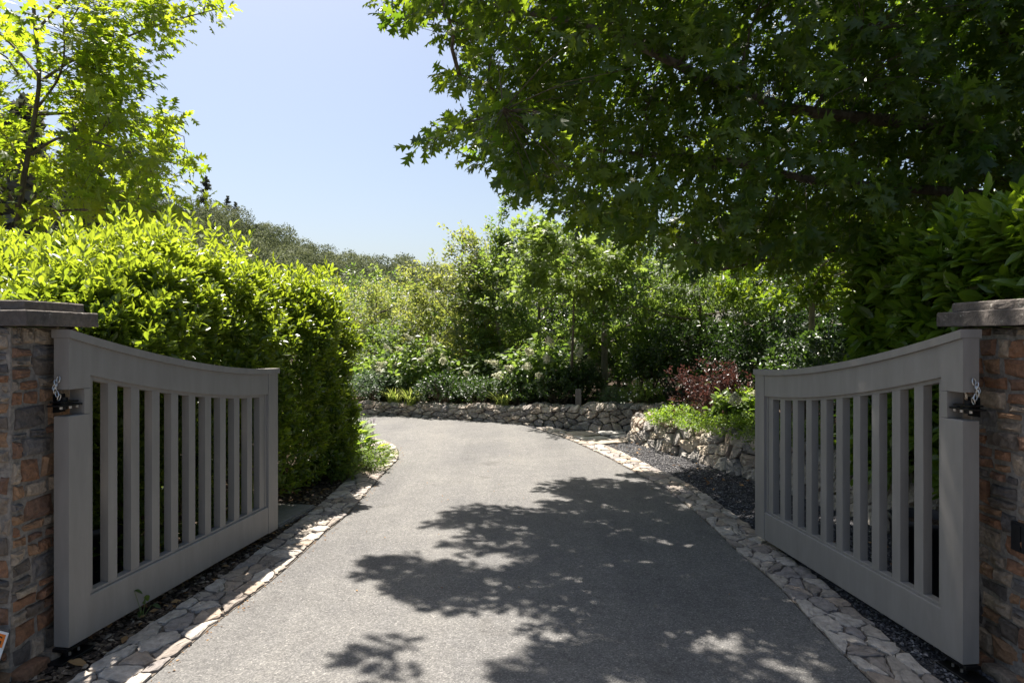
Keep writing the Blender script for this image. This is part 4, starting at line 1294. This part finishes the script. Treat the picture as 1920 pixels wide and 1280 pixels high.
def bush(name, label, x, y, rx_, ry_, h, mat, n, k, leaf, seed, cat="shrub", tmpl=OVATE, group=None, zz=None, droop=.1, up=.8, rlo=0., rhi=.96, stem='stem', inner=.35, upd=.5, spread=.85, lumps=.18, twig=2.2, base=0.05):
    rng = np.random.RandomState(seed)
    z0 = (bank_z(x, y) if zz is None else zz) - .02
    root = thing(name, label, cat, (x, y, z0), group)
    d = nrm(rng.normal(size=(n * 2, 3)) * np.array([1, 1, .9]) + np.array([0, 0, .25]))
    d = d[d[:, 2] > -.25][:n]
    rr = np.where(rng.rand(len(d)) < inner, rng.uniform(.35, .9, len(d)), rng.uniform(.88, 1.02, len(d)))
    lump = 1 + lumps * wob(d * 1.8, 1.5, seed) + lumps * .5 * wob(d * 4.5, 1.4, seed + 3)
    c = d * (rr * lump)[:, None] * np.array([rx_, ry_, h * .62]) + np.array([0, 0, h * .40])
    c[:, 2] = np.maximum(c[:, 2], base)
    f = GB()
    spray(f, tmpl, rng, c, d * .7 + np.array([0, 0, upd]) + rng.normal(size=c.shape) * .3, leaf * twig, k, leaf, spread, droop, up, rlo, rhi, .5)
    f.build("foliage", M[mat], root)
    g = GB()
    for q in range(max(5, n // 14)):
        e = c[rng.randint(len(c))]
        g.tube(curve_pts((rng.normal() * rx_ * .15, rng.normal() * ry_ * .15, -.03), e, .05, 5, rng), np.linspace(.009 + .012 * h * .5, .003, 5), 5, cap=False)
    g.build("stems", M[stem], root)
    return root, c, d

def panicle(gb, rng, c, axis, L, R, n=150):
    """cone of small petals"""
    t = rng.uniform(0, 1, n) ** 1.2
    a = rng.uniform(0, 6.28, n)
    ax = nrm(axis); u = nrm(np.cross(ax, [0.3, .2, 1])); w = np.cross(ax, u)
    r = R * (1 - t * .85) * rng.uniform(.75, 1.05, n)
    rd = np.cos(a)[:, None] * u + np.sin(a)[:, None] * w
    p = np.asarray(c) + ax * (t * L)[:, None] + rd * r[:, None]
    gb.leaves(RHOMB, p, rng.normal(size=(n, 3)) * .5 + u, rd + ax * .3 + rng.normal(size=(n, 3)) * .4, rng.uniform(.03, .045, n), rng.rand(n))

def hydrangea(label, x, y, rx_, h, seed, nfl, mat='lf_hyd', n=170, leaf=.13):
    root, c, d = bush("hydrangea_shrub", label, x, y, rx_, rx_ * .8, h, mat, n, 8, leaf, seed, tmpl=BROAD, group="white flowering hydrangeas beyond the far wall", droop=.25)
    rng = np.random.RandomState(seed + 50)
    front = np.where((d[:, 1] < .1) & (d[:, 2] > .0) & (np.linalg.norm(c / np.array([rx_, rx_, h]) - np.array([0, 0, .4]), axis=1) > .5))[0]
    for q in rng.permutation(front)[:nfl]:
        g = GB()
        ax = d[q] * np.array([1, 1, .3]) + np.array([-.35, -.25, .35]) + rng.normal(size=3) * .25
        panicle(g, rng, c[q] + d[q] * .10 + np.array([0, -.05, .05]), ax, rng.uniform(.17, .27), rng.uniform(.055, .08), 170)
        g.build("flower_head", M['petal'], root)
    return root

hydrangea("white panicle hydrangea below the golden pyramidal tree", at(790, 14.3), 14.3, .75, 1.15, 501, 13)
hydrangea("white panicle hydrangea at the left end, beside the hedge end", at(725, 14.8), 14.8, .55, .85, 502, 4, 'lf_mid')
hydrangea("white panicle hydrangea left of the wooden post", at(1015, 13.2), 13.2, .80, 1.10, 503, 15)
hydrangea("white panicle hydrangea behind the thin trunk of the slim tree", at(905, 14.2), 14.2, .70, .85, 504, 6)
hydrangea("small white hydrangea beside the maroon shrub on the right", at(1372, 8.6), 8.6, .24, .46, 505, 2, n=60, leaf=.09)

GS = "dark mounded shrubs along the far wall"
bush("mounded_shrub", "blue green feathery mounded shrub at the left end of the far wall", at(690, 14.0), 14.0, .85, .55, .62, 'lf_blue', 300, 10, .06, 511, group=GS)
bush("mounded_shrub", "dark mounded shrub right of the grass tufts", at(828, 13.5), 13.5, .55, .5, .62, 'lf_dark', 280, 11, .05, 512, group=GS)
bush("mounded_shrub", "dark mounded shrub in the middle of the far wall", at(900, 13.2), 13.2, .62, .5, .55, 'lf_dark', 280, 11, .05, 513, group=GS)
bush("mounded_shrub", "dark mounded shrub left of the flowering hydrangea by the post", at(968, 12.9), 12.9, .55, .5, .58, 'lf_dark', 280, 11, .05, 514, group=GS)
bush("mounded_shrub", "dark mounded shrub just left of the wooden post", at(1045, 12.5), 12.5, .5, .45, .60, 'lf_dark', 260, 11, .05, 515, group=GS)
bush("mounded_shrub", "dark feathery shrub behind the wooden post", at(1088, 12.8), 12.8, .42, .45, .70, 'lf_dark', 260, 11, .06, 516, group=GS)
bush("leafy_shrub", "tall green shrub at the foot of the thick pale trunk", at(1222, 12.9), 12.9, .65, .6, 1.15, 'lf_mid', 320, 10, .075, 517, rhi=.6)
bush("leafy_shrub", "broad green shrub behind the maroon shrub", at(1290, 12.4), 12.4, 1.0, .6, 1.30, 'lf_dark', 420, 10, .08, 518, rhi=.75)  # leaf colour darkened in place of the tree shade over this shrub
bush("leafy_shrub", "dark green shrub between the maroon shrub and the slender trunk", at(1420, 11.4), 11.4, .9, .7, 1.15, 'lf_dark', 360, 10, .08, 519, rhi=.6)
bush("leafy_shrub", "dark shrub behind the right gate slats", at(1530, 9.4), 9.4, .8, .7, 1.1, 'lf_dark', 320, 10, .08, 520)
bush("leafy_shrub", "dark shrub at the foot of the laurel hedge", at(1620, 8.0), 8.0, .75, .7, 1.15, 'lf_dark', 320, 10, .08, 521)
bush("silvery_plant", "low silvery green plant right of the wooden post", at(1150, 11.7), 11.7, .22, .2, .32, 'lf_blue', 70, 10, .055, 522, cat="plant", tmpl=LANCE, upd=1.0)
r_, c_, d_ = bush("starry_plant", "low green plant dotted with tiny white flowers behind the far wall", at(1205, 11.6), 11.6, .38, .3, .40, 'lf_mid', 120, 10, .045, 523, cat="plant")
rng = np.random.RandomState(5)
src = None
for q in rng.permutation(len(c_))[:36]:
    if src is None:
        g = GB()
        a = np.arange(5) * 1.2566
        g.leaves(t_rhomb(.3), np.zeros((5, 3)), np.stack([np.cos(a), np.full(5, -.25), np.sin(a)], 1), np.tile([0, -1., .3], (5, 1)), np.full(5, .016), np.full(5, .6))
        o = src = g.build("flower", M['white_petal'], r_)
    else:
        o = src.copy(); COL.objects.link(o); o.parent = r_
    o.location = Vector(c_[q] * 1.05 + d_[q] * .05 + np.array([0, -.02, .02]))
    o.rotation_euler = (rng.normal() * .4, rng.normal() * .4, rng.normal() * .6)

# maroon shrub with bare stems
rng = np.random.RandomState(531)
x, y = at(1346, 9.2), 9.2
z0 = .40
root = thing("maroon_shrub", "open maroon leaved shrub above the near rubble wall", "shrub", (x, y, z0))
f, g = GB(), GB()
ends = []
for q in range(26):
    a = rng.uniform(0, 6.28); L = rng.uniform(.22, .58)
    e = np.array([math.cos(a) * L - .10, math.sin(a) * L * .7, rng.uniform(.36, .88) - .25 * (L - .25)])
    p = curve_pts((rng.normal() * .05, rng.normal() * .05, -.03), e, .12, 7, rng)
    g.tube(p, np.linspace(.009, .003, 7), 5, cap=False)
    for t in (3, 4, 5, 6):
        ends.append(p[t] + rng.normal(size=3) * .03)
ends = np.array(ends)
ends = np.concatenate([ends + rng.normal(size=ends.shape) * .06 for _ in range(4)])
spray(f, OVATE, rng, ends, rng.normal(size=ends.shape) + np.array([0, 0, .6]), .10, 6, .045, .9, .0, .6, 0, 1., .6)
f.build("foliage", M['lf_red'], root); g.build("stems", M['red_stem'], root)

GC = "low green plants spilling over the near rubble wall"
bush("spilling_groundcover", "light green low plant spilling over the left end of the near rubble wall", at(1268, 9.45), 9.45, .42, .36, .26, 'lf_lime', 260, 9, .038, 541, cat="groundcover", group=GC, zz=.34)
bush("spilling_groundcover", "light green low plant in the middle of the near rubble wall top", at(1330, 8.85), 8.85, .42, .36, .22, 'lf_lime', 250, 9, .036, 542, cat="groundcover", group=GC, zz=.36, rhi=.7)
bush("spilling_groundcover", "bright green low plant on the wall top next to the right gate end", at(1395, 8.2), 8.2, .46, .42, .26, 'lf_lime', 280, 9, .038, 543, cat="groundcover", group=GC, zz=.38)
bush("spilling_groundcover", "shaded low plant on the wall top behind the right gate slats", at(1500, 7.2), 7.2, .55, .5, .3, 'lf_mid', 240, 9, .04, 544, cat="groundcover", group=GC, zz=.40)
bush("leafy_shrub", "yellow green broad leaved shrub just left of the right gate end", at(1400, 8.9), 8.9, .30, .30, .48, 'lf_lime', 60, 7, .07, 545, tmpl=BROAD, zz=.40)

rng = np.random.RandomState(88)
n = 30000
tt = rng.uniform(0, 1, n) ** 1.6 * .75 + .02
ii = rng.uniform(0, 118.9, n); i0 = ii.astype(int); fr = (ii - i0)[:, None]
pi = bank_in[i0] * (1 - fr) + bank_in[i0 + 1] * fr; po = bank_out[i0] * (1 - fr) + bank_out[i0 + 1] * fr
q = pi * (1 - tt[:, None]) + po * tt[:, None]
zq = zin[i0] + tt * 2.2
hh = .05 + .25 * np.clip(wob(np.concatenate([q, 0 * q[:, :1]], 1), 1.2, 3), 0, 1)
g = GB()
g.leaves(OVATE, np.concatenate([q, (zq + rng.uniform(0, 1, n) * hh)[:, None]], 1), rng.normal(size=(n, 3)) + (0, 0, .3), rng.normal(size=(n, 3)) * .5 + (0, 0, 1), rng.uniform(.06, .13, n) * (1 + tt * 2), rng.rand(n))
tag(g.build("bank_groundcover", M['lf_dark']), "dark leafy groundcover carpeting the bank under the trees", "groundcover", None, 'stuff')

def tuft(label, x, y, z, h, n, seed, mat='grass'):
    rng = np.random.RandomState(seed)
    g = GB()
    pos = rng.normal(size=(n, 3)) * np.array([.05, .05, 0])
    a = rng.uniform(0, 6.28, n)
    ax = np.stack([np.cos(a) * rng.uniform(.2, 1., n), np.sin(a) * rng.uniform(.2, 1., n), np.ones(n)], 1)
    tv = np.array([(.02, 0, 0), (-.02, 0, 0), (.016, .4, .02), (-.016, .4, .02), (.01, .75, -.08), (-.01, .75, -.08), (0, 1, -.22)], float)
    g.leaves((tv, [[(0, 1, 3, 2), (2, 3, 5, 4)], [(4, 5, 6)]]), pos, ax, np.stack([-np.cos(a), -np.sin(a), np.ones(n)], 1), h * rng.uniform(.6, 1.1, n), rng.rand(n))
    o = g.build("grass_tuft", M[mat]); o.location = (x, y, z)
    return tag(o, label, "grass tuft", "grass tufts along the far wall top")
tuft("left of the two neighbouring straw green grass tufts on the far wall", at(738, 13.62), 13.62, .22, .42, 150, 551)
tuft("right of the two neighbouring straw green grass tufts on the far wall", at(772, 13.48), 13.48, .22, .42, 150, 552)
tuft("lone bright grass tuft on the far wall below the slim tree", at(944, 12.62), 12.62, .28, .40, 120, 553)

# planting on the left beside the edging, past the hedge end
def big_leaf_plant(label, x, y, h, n, seed, leaf=.2):
    rng = np.random.RandomState(seed)
    root = thing("broad_leaf_plant", label, "plant", (x, y, 0), "lime green plants beside the left edging")
    f, g = GB(), GB()
    for q in range(n):
        a = q * 2.4 + rng.normal() * .2; t = q / n
        rdir = np.array([math.cos(a), math.sin(a), 0])
        e = rdir * (.05 + .16 * (1 - t)) + np.array([0, 0, h * (.25 + .75 * t)])
        g.tube(curve_pts((0, 0, 0), e, .05, 4), [.006, .005, .004, .003], 4, cap=False)
        f.leaves(BROAD, e[None], (rdir + np.array([0, 0, .5 + .5 * t]))[None], (np.array([0, 0, 1.]) - rdir * .3 + rng.normal(size=3) * .25)[None], np.array([leaf * rng.uniform(.7, 1.15)]), np.array([rng.uniform(.3, .95)]))
    f.build("leaves", M['lf_lime'], root); g.build("stems", M['green_stem'], root)
    return root
GL = [(684, 868, .50, 28, .20, "tallest lime green broad leaved plant beside the left edging"), (664, 880, .34, 18, .18, "broad leaved lime plant tucked against the hedge end"), (704, 868, .28, 16, .16, "small broad leaved lime plant nearest the curve of the left edging")]
for q, (a, b, h, n, lf, lab) in enumerate(GL):
    x, y = G(a, b)
    big_leaf_plant(lab, x - .12, y, h, n, 561 + q, lf)
def L_bush(a, b, *args, **kw):
    x, y = G(a, b)
    return bush(kw.pop('name', 'low_shrub'), kw.pop('label'), x, y, *args, zz=0., **kw)
L_bush(692, 884, .20, .20, .26, 'lf_mid', 110, 9, .045, 571, label="low ferny plant between the lime leaves and the left edging", tmpl=LANCE)
L_bush(712, 862, .20, .18, .20, 'lf_mid', 100, 9, .04, 572, label="low ferny plant at the outermost curve of the left edging", tmpl=LANCE)
L_bush(620, 900, .30, .26, .34, 'lf_mid', 150, 9, .05, 573, label="low leafy shrub at the foot of the hedge end")
L_bush(592, 905, .26, .24, .30, 'lf_hedge', 130, 9, .05, 574, label="yellow green low shoots under the hedge near the mulch", rlo=.2, rhi=.8)
L_bush(655, 858, .26, .30, .60, 'lf_blue', 170, 10, .05, 575, label="upright blue green shrub against the hedge end", tmpl=LANCE)

def flower_stalks(label, px, py, d, stalks, seed):
    rng = np.random.RandomState(seed)
    x = at(px, d)
    root = thing("flowering_sage", label, "plant", (x, d, 0), "mauve flowering plants beside the left edging")
    g, s = GB(), GB()
    for q in range(stalks):
        f = GB()
        h = EYE - (py - HZ) / F * d
        h = h * rng.uniform(.82, 1.02)
        top = np.array([rng.normal() * .10 + .03, rng.normal() * .08, h])
        p = curve_pts((rng.normal() * .03, rng.normal() * .03, 0), top, .0, 7, rng)
        g.tube(p, np.linspace(.005, .002, 7), 5, cap=False)
        for t in np.linspace(.62, 1.0, 9):
            c = p[0] + (top - p[0]) * t
            n = 5
            a = rng.uniform(0, 6.28, n)
            rd = np.stack([np.cos(a), np.sin(a), np.full(n, .3)], 1)
            f.leaves(RHOMB, c + rd * .008, rd, rng.normal(size=(n, 3)) + (0, 0, .5), rng.uniform(.010, .019, n) * (1.3 - .5 * t), rng.rand(n))
        f.tube(p[4:], [.003, .003, .002], 4, cap=False)
        f.build("flower_spike", M['purple_petal'], root)
        n = 5
        c = p[0] + (top - p[0]) * rng.uniform(.1, .5, n)[:, None]
        a = rng.uniform(0, 6.28, n)
        s.leaves(LANCE, c, np.stack([np.cos(a), np.sin(a), np.full(n, .5)], 1), np.tile([0, 0, 1.], (n, 1)), rng.uniform(.08, .14, n), rng.uniform(.2, .8, n))
    g.build("stems", M['green_stem'], root); s.build("leaves", M['lf_lime'], root)
flower_stalks("taller mauve flowering plant in front of the far wall, by the hedge end", 662, 764, 8.9, 4, 581)
flower_stalks("shorter mauve flowering plant leaning over the left edging", 690, 785, 8.8, 5, 582)

# small weed hanging under the left gate
rng = np.random.RandomState(590)
x, y = G(262, 1178)
root = thing("small_weed", "small drooping weed growing under the bottom rail of the left gate", "weed", (x - .05, y + .12, 0))
f, g = GB(), GB()
for q in range(5):
    e = np.array([rng.normal() * .04, rng.normal() * .04, .05 + .035 * q])
    g.tube(curve_pts((0, 0, 0), e, .05, 4), [.003, .0025, .002, .0015], 4, cap=False)
    f.leaves(BROAD, e[None], np.array([[rng.normal(), rng.normal(), -.3]]), np.array([[0, -.4, 1.]]), np.array([.05]), np.array([rng.rand() * .6]))
f.build("leaves", M['lf_mid'], root); g.build("stems", M['green_stem'], root)

for o in bpy.data.objects:
    if o.type == 'MESH' and o.parent is None and 'kind' not in o and 'label' not in o:
        print("UNLABELLED", o.name)
print("faces", sum(len(m.polygons) for m in bpy.data.meshes))
